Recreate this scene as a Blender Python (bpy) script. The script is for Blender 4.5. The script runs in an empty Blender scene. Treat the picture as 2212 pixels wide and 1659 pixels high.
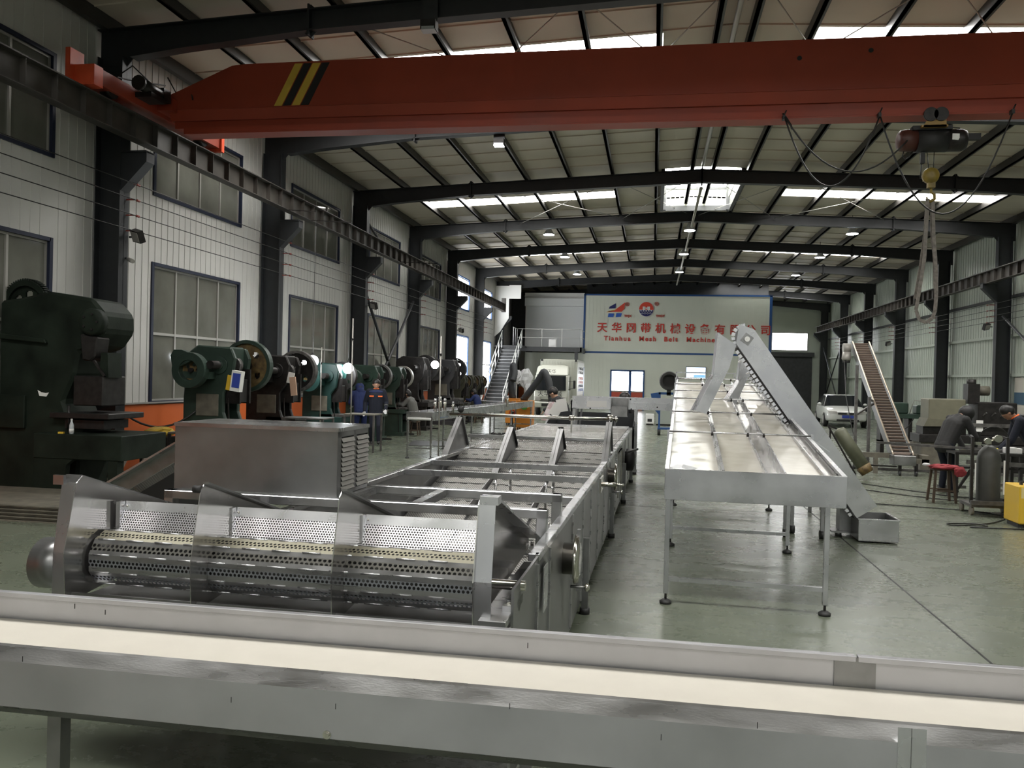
import bpy, bmesh, math, random
from mathutils import Vector, Matrix
random.seed(7)
PI = math.pi
sc = bpy.context.scene
COL = sc.collection

# ------------------------------------------------------------------ camera
cd = bpy.data.cameras.new('camera'); cam = bpy.data.objects.new('camera', cd); COL.objects.link(cam)
YAW, PITCH, ROLL, FPX = 0.1667, -0.0084, 0.0247, 1804.96
fwd = Vector((-math.sin(YAW)*math.cos(PITCH), math.cos(YAW)*math.cos(PITCH), math.sin(PITCH)))
rgt = Vector((math.cos(YAW), math.sin(YAW), 0)); upv = rgt.cross(fwd)
r2 = rgt*math.cos(ROLL) + upv*math.sin(ROLL); u2 = -rgt*math.sin(ROLL) + upv*math.cos(ROLL)
cam.matrix_world = Matrix(((r2.x, u2.x, -fwd.x, 0), (r2.y, u2.y, -fwd.y, 0), (r2.z, u2.z, -fwd.z, 1.85), (0, 0, 0, 1)))
cd.sensor_width = 36; cd.sensor_fit = 'HORIZONTAL'; cd.lens = 36*FPX/2212; cd.clip_start = 0.05; cd.clip_end = 300
sc.camera = cam
sc.cycles.adaptive_threshold = 0.02
# ------------------------------------------------------------------ world, exposure
w = bpy.data.worlds.new('overcast'); sc.world = w; w.use_nodes = True
bg = w.node_tree.nodes['Background']; bg.inputs[0].default_value = (0.96, 0.98, 1.0, 1); bg.inputs[1].default_value = 1.25
SKYLIGHT, WINDOWLIGHT = 24.0, 13.0
sc.view_settings.view_transform = 'Standard'; sc.view_settings.look = 'None'
sc.view_settings.exposure = 0.0; sc.view_settings.gamma = 1.0; sc.view_settings.use_curve_mapping = False

# ------------------------------------------------------------------ materials
def new_mat(name):
    m = bpy.data.materials.new(name); m.use_nodes = True
    return m, m.node_tree, m.node_tree.nodes['Principled BSDF']
def pm(name, col, rough=.5, metal=0., noise=0., nscale=6., rn=0., bump=0., bscale=40., stretch=None, spec=.5, coat=0., col2=None):
    m, nt, b = new_mat(name); N, L = nt.nodes, nt.links
    b.inputs['Base Color'].default_value = (*col, 1); b.inputs['Roughness'].default_value = rough
    b.inputs['Metallic'].default_value = metal; b.inputs['Specular IOR Level'].default_value = spec
    b.inputs['Coat Weight'].default_value = coat
    tc = N.new('ShaderNodeTexCoord'); mp = N.new('ShaderNodeMapping'); L.new(tc.outputs['Object'], mp.inputs[0])
    if stretch: mp.inputs['Scale'].default_value = stretch
    if noise or rn:
        n = N.new('ShaderNodeTexNoise'); n.inputs['Scale'].default_value = nscale; n.inputs['Detail'].default_value = 5
        L.new(mp.outputs[0], n.inputs['Vector'])
    if noise:
        r = N.new('ShaderNodeValToRGB'); r.color_ramp.elements[0].position = .3; r.color_ramp.elements[1].position = .7
        c2 = col2 or tuple(min(1, c*(1+noise)) for c in col); c1 = tuple(c*(1-noise) for c in col)
        r.color_ramp.elements[0].color = (*c1, 1); r.color_ramp.elements[1].color = (*c2, 1)
        L.new(n.outputs['Fac'], r.inputs[0]); L.new(r.outputs[0], b.inputs['Base Color'])
    if rn:
        mr = N.new('ShaderNodeMapRange'); mr.inputs['From Min'].default_value = .3; mr.inputs['From Max'].default_value = .7
        mr.inputs['To Min'].default_value = max(.02, rough-rn); mr.inputs['To Max'].default_value = min(1, rough+rn)
        L.new(n.outputs['Fac'], mr.inputs[0]); L.new(mr.outputs[0], b.inputs['Roughness'])
    if bump:
        n2 = N.new('ShaderNodeTexNoise'); n2.inputs['Scale'].default_value = bscale; L.new(mp.outputs[0], n2.inputs['Vector'])
        bp = N.new('ShaderNodeBump'); bp.inputs['Strength'].default_value = bump; bp.inputs['Distance'].default_value = .01
        L.new(n2.outputs['Fac'], bp.inputs['Height']); L.new(bp.outputs[0], b.inputs['Normal'])
    return m
def em(name, col, s):
    m, nt, b = new_mat(name)
    b.inputs['Base Color'].default_value = (.8, .8, .8, 1); b.inputs['Emission Color'].default_value = (*col, 1)
    b.inputs['Emission Strength'].default_value = s; return m
def perforated(name, base, pitch, rad, rough=.35, metal=.9):
    """steel sheet with real see-through round holes in a staggered grid (UV in metres)"""
    m, nt, b = new_mat(name); N, L = nt.nodes, nt.links
    b.inputs['Base Color'].default_value = (*base, 1); b.inputs['Roughness'].default_value = rough; b.inputs['Metallic'].default_value = metal
    def M(op, a, c=None):
        n = N.new('ShaderNodeMath'); n.operation = op
        for i, v in enumerate((a, c)):
            if v is None: continue
            if isinstance(v, (int, float)): n.inputs[i].default_value = v
            else: L.new(v, n.inputs[i])
        return n.outputs[0]
    uv = N.new('ShaderNodeUVMap'); sp = N.new('ShaderNodeSeparateXYZ'); L.new(uv.outputs[0], sp.inputs[0])
    v = M('DIVIDE', sp.outputs[1], pitch*.866); row = M('FLOOR', v); fv = M('SUBTRACT', v, row)
    off = M('MULTIPLY', M('FLOORED_MODULO', row, 2.), .5)
    u = M('ADD', M('DIVIDE', sp.outputs[0], pitch), off); fu = M('SUBTRACT', u, M('FLOOR', u))
    du = M('MULTIPLY', M('SUBTRACT', fu, .5), pitch); dv = M('MULTIPLY', M('SUBTRACT', fv, .5), pitch*.866)
    d = M('SQRT', M('ADD', M('MULTIPLY', du, du), M('MULTIPLY', dv, dv)))
    L.new(M('GREATER_THAN', d, rad), b.inputs['Alpha'])
    return m

STEEL = pm('brushed_steel', (.46, .46, .46), .30, .95, noise=.12, nscale=3, rn=.08, bump=.05, bscale=60, stretch=(1, 1, 6))
STEELD = pm('dull_steel', (.27, .27, .27), .38, .9, noise=.25, nscale=5, rn=.08)
STEELB = pm('bright_steel', (.62, .62, .64), .28, .9, noise=.08, nscale=4, rn=.08)
STEELP = pm('polished_tube', (.62, .60, .55), .18, 1.)
STEELM = pm('mottled_steel', (.46, .46, .47), .27, .95, noise=.20, nscale=2.6, rn=.06, bump=.10, bscale=3.0)  # random mottling; its colour noise also stands in for blotchy reflections
CONV = pm('stained_steel_sheet', (.47, .47, .49), .38, .7, noise=.12, nscale=2.8, rn=.05, bump=.03, bscale=12)
DIVS = pm('mirror_steel', (.50, .49, .48), .17, .95, noise=.10, nscale=4, rn=.05)
BELT = pm('cream_belt', (.56, .53, .465), .38, noise=.03, nscale=8)
BELTW = pm('white_belt', (.80, .80, .78), .4)
BLACKS = pm('black_steel', (.012, .014, .016), .5, noise=.2)
GREYS = pm('grey_primer', (.036, .038, .04), .5, noise=.2)
RUNWAY = pm('runway_steel', (.045, .040, .034), .55, noise=.35, nscale=3)
PURL = pm('purlin_steel', (.035, .033, .030), .45, .3)
ROOF = pm('roof_sheet', (.52, .47, .39), .6, noise=.10, nscale=.5)
PANEL = pm('white_wall_panel', (.52, .515, .49), .35, noise=.06, nscale=.6)
PANELG = pm('grey_green_panel', (.40, .44, .38), .42, noise=.07, nscale=.6)
OFFP = pm('office_panel', (.66, .69, .60), .38, noise=.04, nscale=.7)
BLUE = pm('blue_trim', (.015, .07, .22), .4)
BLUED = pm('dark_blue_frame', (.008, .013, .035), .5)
WGLASS = pm('grey_window_glass', (.14, .14, .12), .06, noise=.2, nscale=1.4, spec=.6)  # glossy opaque grey, slightly uneven in tone
ALU = pm('aluminium_frame', (.36, .35, .32), .45, .3)
ORANGEW = pm('orange_painted_board', (.55, .12, .03), .5, noise=.05, nscale=1)
CRANE = pm('crane_orange_paint', (.29, .040, .016), .5, noise=.12, nscale=1.2, rn=.05)
CRANEB = pm('bright_orange_paint', (.65, .085, .03), .45, noise=.1)
YEL = pm('yellow_paint', (.62, .42, .06), .5)
YELD = pm('grimy_yellow', (.20, .14, .02), .5, noise=.3)
YELB = pm('bright_yellow_paint', (.62, .40, .03), .45)
BLK = pm('matt_black', (.012, .012, .012), .6)
RUB = pm('black_rubber', (.02, .02, .02), .55)
GRN = pm('machine_green', (.024, .043, .032), .42, noise=.25, nscale=4)
GRN2 = pm('dark_machine_green', (.022, .045, .032), .45, noise=.35, nscale=3)
TEAL = pm('teal_paint', (.008, .036, .031), .45, noise=.2)
PRESSD = pm('dark_press_paint', (.011, .016, .011), .6, noise=.5, nscale=2.5, bump=.1, spec=.15)
RUST = pm('rusty_casting', (.10, .055, .02), .6, noise=.5, nscale=9, col2=(.18, .12, .04))
IRON = pm('oily_iron', (.02, .018, .017), .45, .4, noise=.4, nscale=12)
IRONL = pm('worn_iron', (.11, .105, .10), .5, .5, noise=.4, nscale=9)
DIRTY = pm('grimy_plate', (.12, .11, .085), .6, noise=.3, nscale=6)
WHITE = pm('white_paint', (.72, .72, .70), .4)
OFFW = pm('off_white_paint', (.42, .43, .37), .35)
CARW = pm('car_white', (.60, .61, .58), .25, coat=.6)
GLASSD = pm('dark_car_glass', (.012, .014, .016), .06, spec=.8)
TYRE = pm('tyre', (.02, .02, .02), .8)
PVC = pm('pvc_pipe', (.48, .46, .40), .45)
CABLE = pm('cable', (.012, .012, .011), .5)
SKIN = pm('skin', (.42, .24, .16), .55)
SKIND = pm('darker_skin_tone', (.30, .16, .10), .55)  # deeper brown skin colour, used for one person
HAIR = pm('black_hair', (.01, .009, .008), .5)
NAVY = pm('navy_cloth', (.014, .022, .070), .85, bump=.3, bscale=30)
NAVYD = pm('dark_navy_cloth', (.007, .009, .018), .9, bump=.3, bscale=30)
BLACKC = pm('black_cloth', (.012, .012, .014), .85, bump=.3, bscale=30)
GREYC = pm('grey_cloth', (.13, .13, .12), .9, bump=.3, bscale=30)
BLUEC = pm('welder_blue_cloth', (.014, .026, .10), .85, bump=.3, bscale=30)
ORC = pm('orange_trim_cloth', (.75, .15, .03), .8)
GLOVE = pm('white_glove', (.55, .55, .55), .9)
GLOVEY = pm('yellow_glove', (.62, .52, .08), .8)
DKOR = pm('collector_orange', (.55, .20, .02), .45, noise=.06)
HOSE = pm('grey_hose', (.035, .038, .042), .6)
PLASTIC = pm('crumpled_film', (.55, .56, .57), .25, bump=.5, bscale=12)
REDC = pm('red_cloth', (.24, .025, .03), .85, bump=.4, bscale=25)
WOOD = pm('worn_wood', (.07, .045, .028), .7, noise=.3, nscale=8, stretch=(1, 1, .2))
PAPER = pm('paper', (.75, .75, .72), .8)
PINKP = pm('cardboard', (.55, .36, .26), .85)
BLUEP = pm('blue_label', (.03, .06, .35), .6)
REDL = pm('red_sign_letters', (.52, .035, .02), .5)
LOGOR = pm('logo_red', (.62, .06, .03), .5)
LOGOB = pm('logo_blue', (.02, .10, .45), .5)
LOGON = pm('logo_navy', (.01, .015, .12), .5)
LOGOY = pm('logo_yellow', (.75, .5, .15), .5)
REDD = pm('red_door_paint', (.45, .07, .04), .5)
SHUT = pm('shutter_white', (.72, .74, .74), .4)
PROOFED = pm('perforated_stainless', (.6, .6, .6), .3, .9)
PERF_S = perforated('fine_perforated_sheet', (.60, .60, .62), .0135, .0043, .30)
PERF_T = perforated('top_light_perforation', (.44, .42, .32), .0205, .0068, .36)
PERF_F = perforated('front_light_perforation', (.44, .46, .50), .0205, .0070, .40)
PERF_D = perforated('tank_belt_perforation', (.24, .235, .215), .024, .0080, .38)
SKYM = em('daylit_roof_panel', (1.0, .985, .95), SKYLIGHT)
WINM = em('daylit_window_pane', (.96, .98, 1.0), WINDOWLIGHT)
LAMPM = em('lamp_glow', (.93, .97, 1.0), 45)
BULBM = em('bulb_glow', (.93, .98, 1.0), 60)
SCRM = em('screen_glow', (.55, .75, 1.0), 2.0)

# floor: green-grey painted concrete, scuffed and glossy
FLOORM, nt, b = new_mat('green_grey_epoxy_floor'); N, L = nt.nodes, nt.links
tc = N.new('ShaderNodeTexCoord')
n1 = N.new('ShaderNodeTexNoise'); n1.inputs['Scale'].default_value = .45; n1.inputs['Detail'].default_value = 8; n1.inputs['Roughness'].default_value = .65
n2 = N.new('ShaderNodeTexNoise'); n2.inputs['Scale'].default_value = 2.2; n2.inputs['Detail'].default_value = 9; n2.inputs['Roughness'].default_value = .7
mp = N.new('ShaderNodeMapping'); mp.inputs['Scale'].default_value = (.8, 1.3, 1)
L.new(tc.outputs['Object'], n1.inputs[0]); L.new(tc.outputs['Object'], mp.inputs[0]); L.new(mp.outputs[0], n2.inputs[0])
r1 = N.new('ShaderNodeValToRGB'); r1.color_ramp.elements[0].position = .35; r1.color_ramp.elements[1].position = .68
r1.color_ramp.elements[0].color = (.105, .120, .088, 1); r1.color_ramp.elements[1].color = (.148, .164, .122, 1)
mixn = N.new('ShaderNodeMath'); mixn.operation = 'MULTIPLY_ADD'; mixn.inputs[1].default_value = .7
L.new(n1.outputs[0], mixn.inputs[0]); h2 = N.new('ShaderNodeMath'); h2.operation = 'MULTIPLY'; h2.inputs[1].default_value = .3
L.new(n2.outputs[0], h2.inputs[0]); L.new(h2.outputs[0], mixn.inputs[2]); L.new(mixn.outputs[0], r1.inputs[0]); L.new(r1.outputs[0], b.inputs['Base Color'])
mr = N.new('ShaderNodeMapRange'); mr.inputs['From Min'].default_value = .35; mr.inputs['From Max'].default_value = .65; mr.inputs['To Min'].default_value = .25; mr.inputs['To Max'].default_value = .30
L.new(n2.outputs[0], mr.inputs[0]); L.new(mr.outputs[0], b.inputs['Roughness'])
bp = N.new('ShaderNodeBump'); bp.inputs['Strength'].default_value = .0; bp.inputs['Distance'].default_value = .001; L.new(n1.outputs[0], bp.inputs['Height']); L.new(bp.outputs[0], b.inputs['Normal'])

# ------------------------------------------------------------------ builders
MW = {}
def thing(name, label, cat, loc=(0, 0, 0), rotz=0, group=None, kind=None):
    o = bpy.data.objects.new(name, None); COL.objects.link(o); o.empty_display_size = .1
    o.location = loc; o.rotation_euler = (0, 0, rotz)
    MW[o.name] = Matrix.Translation(loc) @ Matrix.Rotation(rotz, 4, 'Z')
    return tag(o, label, cat, group, kind)
def tag(o, label=None, cat=None, group=None, kind=None):
    if label: o['label'] = label
    if cat: o['category'] = cat
    if group: o['group'] = group
    if kind: o['kind'] = kind
    return o
def V(p): return Vector(p)
class MB:
    def __init__(s): s.v = []; s.f = []; s.sm = []; s.uv = []
    def add(s, vs, fs, smooth=False, uvs=None):
        o = len(s.v); s.v += [tuple(v) for v in vs]
        for i, f in enumerate(fs):
            s.f.append(tuple(o+k for k in f)); s.sm.append(smooth if isinstance(smooth, bool) else smooth[i])
            s.uv.append(uvs[i] if uvs else None)
        return s
    def box(s, x0, x1, y0, y1, z0, z1):
        return s.add([(x0,y0,z0),(x1,y0,z0),(x1,y1,z0),(x0,y1,z0),(x0,y0,z1),(x1,y0,z1),(x1,y1,z1),(x0,y1,z1)],
                     [(0,3,2,1),(4,5,6,7),(0,1,5,4),(1,2,6,5),(2,3,7,6),(3,0,4,7)])
    def obox(s, c, size, R=None):
        R = R or Matrix.Identity(3); c = V(c); a, b_, d = size[0]/2, size[1]/2, size[2]/2
        vs = [c + R @ Vector((x*a, y*b_, z*d)) for z in (-1, 1) for x, y in ((-1,-1),(1,-1),(1,1),(-1,1))]
        return s.add(vs, [(0,3,2,1),(4,5,6,7),(0,1,5,4),(1,2,6,5),(2,3,7,6),(3,0,4,7)])
    def bar(s, p, q, w, h=None, up=(0, 0, 1)):
        """rectangular bar from p to q: w across, h along `up`"""
        h = h or w; p, q = V(p), V(q); d = (q-p); l = d.length; d.normalize(); u = V(up)
        if abs(d.dot(u)) > .98: u = Vector((0, 1, 0))
        a = d.cross(u).normalized(); u = a.cross(d).normalized()
        return s.obox((p+q)/2, (w, l, h), Matrix((a, d, u)).transposed())
    def tube(s, p, q, r, n=12, r1=None, caps=True):
        p, q = V(p), V(q); d = (q-p).normalized(); r1 = r if r1 is None else r1
        a = d.orthogonal().normalized(); b_ = d.cross(a)
        vs = []
        for c, rr in ((p, r), (q, r1)):
            for k in range(n): t = 2*PI*k/n; vs.append(c + (a*math.cos(t)+b_*math.sin(t))*rr)
        fs = [(k, (k+1) % n, n+(k+1) % n, n+k) for k in range(n)]; sm = [True]*n
        if caps: fs += [tuple(range(n-1, -1, -1)), tuple(range(n, 2*n))]; sm += [False, False]
        return s.add(vs, fs, sm)
    def path(s, pts, r, n=8):
        pts = [V(p) for p in pts]; vs = []; fs = []
        ref = None
        for i, p in enumerate(pts):
            d = (pts[min(i+1, len(pts)-1)] - pts[max(i-1, 0)]).normalized()
            if ref is None: ref = d.orthogonal().normalized()
            a = (ref - d*ref.dot(d)).normalized(); ref = a; b_ = d.cross(a)
            rr = r[i] if isinstance(r, (list, tuple)) else r
            vs += [p + (a*math.cos(2*PI*k/n)+b_*math.sin(2*PI*k/n))*rr for k in range(n)]
        for i in range(len(pts)-1):
            for k in range(n): fs.append((i*n+k, i*n+(k+1) % n, (i+1)*n+(k+1) % n, (i+1)*n+k))
        fs += [tuple(range(n-1, -1, -1)), tuple(range((len(pts)-1)*n, len(pts)*n))]
        return s.add(vs, fs, [True]*(len(fs)-2)+[False]*2)
    def prism(s, poly, vec, smooth=False):
        """polygon (3D points, planar) extruded by vec"""
        poly = [V(p) for p in poly]; n = len(poly); vec = V(vec)
        return s.add(poly + [p+vec for p in poly], [tuple(range(n-1, -1, -1)), tuple(range(n, 2*n))] + [(k, (k+1) % n, n+(k+1) % n, n+k) for k in range(n)], [False, False]+[smooth]*n)
    def yz(s, poly, x0, x1, smooth=False): return s.prism([(x0, a, b_) for a, b_ in poly], (x1-x0, 0, 0), smooth)
    def xz(s, poly, y0, y1, smooth=False): return s.prism([(a, y0, b_) for a, b_ in poly], (0, y1-y0, 0), smooth)
    def xy(s, poly, z0, z1, smooth=False): return s.prism([(a, b_, z0) for a, b_ in poly], (0, 0, z1-z0), smooth)
    def lathe(s, prof, c=(0, 0, 0), axis=(0, 0, 1), n=24, smooth=True):
        """prof: (radius, height) list"""
        d = V(axis).normalized(); a = d.orthogonal().normalized(); b_ = d.cross(a); c = V(c); vs = []; fs = []
        for r, h in prof: vs += [c + d*h + (a*math.cos(2*PI*k/n)+b_*math.sin(2*PI*k/n))*r for k in range(n)]
        for i in range(len(prof)-1):
            for k in range(n): fs.append((i*n+k, i*n+(k+1) % n, (i+1)*n+(k+1) % n, (i+1)*n+k))
        sm = [smooth]*len(fs); fs += [tuple(range(n-1, -1, -1)), tuple(range((len(prof)-1)*n, len(prof)*n))]
        return s.add(vs, fs, sm+[False, False])
    def ring(s, c, axis, R, r, w, n=32):
        """flat hoop: outer R, inner r, width w along axis"""
        return s.lathe2([(R, -w/2), (R, w/2), (r, w/2), (r, -w/2)], c, axis, n)
    def lathe2(s, prof, c, axis, n=32):
        d = V(axis).normalized(); a = d.orthogonal().normalized(); b_ = d.cross(a); c = V(c); vs = []; fs = []; m = len(prof)
        for r, h in prof: vs += [c + d*h + (a*math.cos(2*PI*k/n)+b_*math.sin(2*PI*k/n))*r for k in range(n)]
        for i in range(m):
            for k in range(n): fs.append((i*n+k, i*n+(k+1) % n, ((i+1) % m)*n+(k+1) % n, ((i+1) % m)*n+k))
        return s.add(vs, fs, False)
    def disc_holes(s, c, axis, R, w, holes, r0=0, n=40):
        """disc with round windows: holes = [(dist, angle, radius)], built as a cell grid with cells left open"""
        d = V(axis).normalized(); a = d.orthogonal().normalized()
        if abs(d.z) < .9: a = (Vector((0, 0, 1)) - d*d.z).normalized()
        b_ = d.cross(a); c = V(c); g = 36; cell = 2*R/g
        for i in range(g):
            for j in range(g):
                x, y = -R+(i+.5)*cell, -R+(j+.5)*cell
                if math.hypot(x, y) > R-cell*.3 or math.hypot(x, y) < r0: continue
                if any(math.hypot(x-h[0]*math.cos(h[1]), y-h[0]*math.sin(h[1])) < h[2] for h in holes): continue
                o = c + a*x + b_*y
                q = [o+a*sx*cell/2+b_*sy*cell/2 for sx, sy in ((-1,-1),(1,-1),(1,1),(-1,1))]
                s.add([p-d*w/2 for p in q]+[p+d*w/2 for p in q], [(0,3,2,1),(4,5,6,7)])
        return s
    def sphere(s, c, r, n=12, sc_=(1, 1, 1)):
        m = n//2+1; c = V(c)
        prof = [(math.sin(PI*i/m)*r, -math.cos(PI*i/m)*r) for i in range(1, m)]
        vs = []
        for rr, h in prof: vs += [(c.x+rr*math.cos(2*PI*k/n)*sc_[0], c.y+rr*math.sin(2*PI*k/n)*sc_[1], c.z+h*sc_[2]) for k in range(n)]
        k0 = len(prof)
        vs += [(c.x, c.y, c.z-r*sc_[2]), (c.x, c.y, c.z+r*sc_[2])]
        fs = [(i*n+k, i*n+(k+1) % n, (i+1)*n+(k+1) % n, (i+1)*n+k) for i in range(k0-1) for k in range(n)]
        fs += [(k0*n, (k+1) % n, k) for k in range(n)] + [(k0*n+1, (k0-1)*n+k, (k0-1)*n+(k+1) % n) for k in range(n)]
        return s.add(vs, fs, True)
    def quad(s, a, b_, c, d, uw=None, uh=None):
        """sheet quad with UV in metres"""
        a, b_, c, d = V(a), V(b_), V(c), V(d); uw = uw or (b_-a).length; uh = uh or (d-a).length
        return s.add([a, b_, c, d], [(0, 1, 2, 3)], False, [[(0, 0), (uw, 0), (uw, uh), (0, uh)]])
    def build(s, name, mat, parent=None, bevel=0., seg=1, local=False):
        me = bpy.data.meshes.new(name); me.from_pydata(s.v, [], s.f)
        me.polygons.foreach_set('use_smooth', s.sm)
        if any(u for u in s.uv):
            l = me.uv_layers.new(name='UVMap'); i = 0
            for fi, f in enumerate(s.f):
                for k in range(len(f)):
                    if s.uv[fi]: l.data[i].uv = s.uv[fi][k]
                    i += 1
        me.materials.append(mat); me.update()
        o = bpy.data.objects.new(name, me); COL.objects.link(o)
        if parent is not None:
            o.parent = parent
            if not local: o.matrix_parent_inverse = MW.get(parent.name, Matrix.Identity(4)).inverted()
        if bevel:
            b = o.modifiers.new('bevel', 'BEVEL'); b.width = bevel; b.segments = seg; b.limit_method = 'ANGLE'; b.angle_limit = .6
        return o
def crumple(c, size, seed, n=14):
    """creased lump of sheet or cloth: a rough-surfaced shell with sharp folds"""
    rnd = random.Random(seed); m = MB(); vs = []; k = n//2
    for i in range(1, k):
        for j in range(n):
            r = rnd.uniform(.68, 1.08)
            a, b_ = PI*i/k, 2*PI*j/n
            vs.append((c[0]+math.sin(a)*math.cos(b_)*size[0]*r, c[1]+math.sin(a)*math.sin(b_)*size[1]*r, c[2]-math.cos(a)*size[2]*rnd.uniform(.8, 1.08)))
    vs += [(c[0], c[1], c[2]-size[2]*.9), (c[0], c[1], c[2]+size[2]*.9)]; q = (k-1)*n
    fs = []
    for i in range(k-2):
        for j in range(n):
            a, b_, d, e = i*n+j, i*n+(j+1) % n, (i+1)*n+(j+1) % n, (i+1)*n+j; fs += [(a, b_, d), (a, d, e)]
    fs += [(q, (j+1) % n, j) for j in range(n)] + [(q+1, (k-2)*n+j, (k-2)*n+(j+1) % n) for j in range(n)]
    return m.add(vs, fs, False)
def P(name, mat, parent, *ops, bevel=0., local=False):
    m = MB()
    for op in ops: getattr(m, op[0])(*op[1:])
    return m.build(name, mat, parent, bevel, local=local)
def kids(o): return [c for c in bpy.data.objects if c.parent is o]
def dup(root, loc, rotz=None, label=None, group=None, scale=None):
    def cp(o, par):
        c = o.copy(); COL.objects.link(c); c.parent = par
        if par is not None: c.matrix_parent_inverse = o.matrix_parent_inverse.copy()
        for ch in KID.get(o.name, kids(o)): cp(ch, c)
        return c
    c = cp(root, None); c.location = loc
    if rotz is not None: c.rotation_euler = (0, 0, rotz)
    if scale: c.scale = scale
    if label: c['label'] = label
    if group: c['group'] = group
    return c
KID = {}
def struct(o): o['kind'] = 'structure'; return o
# ================================================================== building shell
Y0, BAY = 12.69, 6.0
XWL, XWR, XCL, XCR = -9.3, 12.05, -8.77, 11.4      # wall faces, column inner faces
XAP = 1.25
YN, YE = -11.3, 60.9                                 # extent built: two bays behind the camera to the far gable
def rtop(x): return 7.96 - abs(x-XAP)*(.48/10.0)    # rafter top
struct(P('floor', FLOORM, None, ('box', -14, 14, YN-6, 66, -.2, 0)))
# roof sheets with openings for the transverse skylight bands and the ridge monitor
def rz(x): return rtop(x)+.22
bands = [(Y0+BAY*k+(2.66 if k < 2 else 3.0), Y0+BAY*k+4.0) for k in (-4, -2, 0, 2, 4, 6)]
bandx = [(-7.85, -1.3), (3.8, 10.35)]
MON = (.2, 2.4, 25.2, 29.4)
m = MB()
def roofq(x0, x1, y0, y1):
    if x1-x0 < 1e-4 or y1-y0 < 1e-4: return
    a = [(x0, y0, rz(x0)), (x1, y0, rz(x1)), (x1, y1, rz(x1)), (x0, y1, rz(x0))]
    m.add(a+[(p[0], p[1], p[2]+.05) for p in a], [(0,3,2,1),(4,5,6,7),(0,1,5,4),(1,2,6,5),(2,3,7,6),(3,0,4,7)])
def bx_(b): return [(-7.85, .03), (2.62, 10.35)] if b[0] < 20 else bandx
xs = sorted({-9.45, -7.85, -1.3, .03, 2.62, .2, XAP, 2.4, 3.8, 10.35, 12.2})
ys = sorted({YN, YE, MON[2], MON[3]} | {y for b in bands for y in b})
for i in range(len(xs)-1):
    for j in range(len(ys)-1):
        x, y = (xs[i]+xs[i+1])/2, (ys[j]+ys[j+1])/2
        if MON[0] < x < MON[1] and MON[2] < y < MON[3]: continue
        if any(b[0] < y < b[1] and any(c[0] < x < c[1] for c in bx_(b)) for b in bands) and not (y > 50 and x < 0): continue
        roofq(xs[i], xs[i+1], ys[j], ys[j+1])
# overlap seams of the roof sheets, running down the slope
y = YN+.5
while y < YE:
    if not any(b[0]-.06 < y < b[1]+.06 for b in bands) and not (MON[2]-.1 < y < MON[3]+.1):
        for s0, s1 in ((-9.4, XAP), (XAP, 12.15)):
            m.prism([(s0, y, rz(s0)-.025), (s1, y, rz(s1)-.025), (s1, y, rz(s1)+.01), (s0, y, rz(s0)+.01)], (0, .03, 0))
    y += 1.0 if y < 30 else 1.2
struct(m.build('ceiling', ROOF))
nwin = [0]
def window_name(): nwin[0] += 1; return 'window_%d' % nwin[0]
PX = [-7.70, -6.43, -5.15, -3.88, -2.60, -1.33, -.06]
PX = PX + [.95, 1.55] + [2*XAP-x for x in reversed(PX)]
for b in bands:
    for c in bx_(b):
        if b[0] > 50 and c[0] < 0: continue
        # one translucent sheet band; purlins cross below it
        o = MB()
        a = [(c[0], b[0], rz(c[0])+.012), (c[1], b[0], rz(c[1])+.012), (c[1], b[1], rz(c[1])+.012), (c[0], b[1], rz(c[0])+.012)]
        o.add(a+[(p[0], p[1], p[2]+.01) for p in a], [(0,3,2,1),(4,5,6,7),(0,1,5,4),(1,2,6,5),(2,3,7,6),(3,0,4,7)])
        struct(o.build(window_name(), SKYM))
# purlins, each one length per bay line
for x in PX:
    z = rz(x)
    o = MB().box(x-.035, x+.035, YN, YE, z-.20, z-.002); o.box(x-.035, x+.075, YN, YE, z-.20, z-.185)
    struct(o.build('purlin_beam', PURL))
for x in (-9.1, 11.85): struct(P('eaves_beam', PURL, None, ('box', x-.06, x+.06, YN, YE, rz(x)-.24, rz(x)-.01)))
# ridge monitor over bay C
x0, x1, y0, y1 = MON
o = MB()
o.box(x0-.05, x0, y0, y1, 7.9, 9.1); o.box(x1, x1+.05, y0, y1, 8.2, 9.1); o.box(x0, x1, y1, y1+.05, 7.9, 8.45); o.box(x0, x1, y0-.05, y0, 8.2, 9.1)
for k in range(14): o.box(x0+.08+k*.155, x0+.105+k*.155, y1-.015, y1, 8.1, 8.45)
for k in range(24): o.box(x1-.012, x1, y0+.1+k*.175, y0+.13+k*.175, 8.2, 9.1)
struct(o.build('monitor_wall', OFFP))
struct(P('monitor_trim', GREYS, None, ('box', x0-.02, x0+.09, y1-.06, y1, 7.75, 9.1), ('box', x1-.09, x1+.02, y1-.06, y1, 7.75, 9.1), ('box', x0-.1, x0, y0, y1, 7.7, 8.2), ('box', x1, x1+.1, y0, y1, 7.7, 8.2), ('box', x0, x1, y1-.05, y1, 8.45, 8.52), ('box', x0, x1, y1-.02, y1+.05, 7.72, 7.9)))
struct(P(window_name(), SKYM, None, ('box', x0, x1, y1+.02, y1+.04, 8.52, 9.1)))
struct(P(window_name(), SKYM, None, ('box', x0-.05, x1+.05, y0-.05, y1+.05, 9.1, 9.13)))
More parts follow.
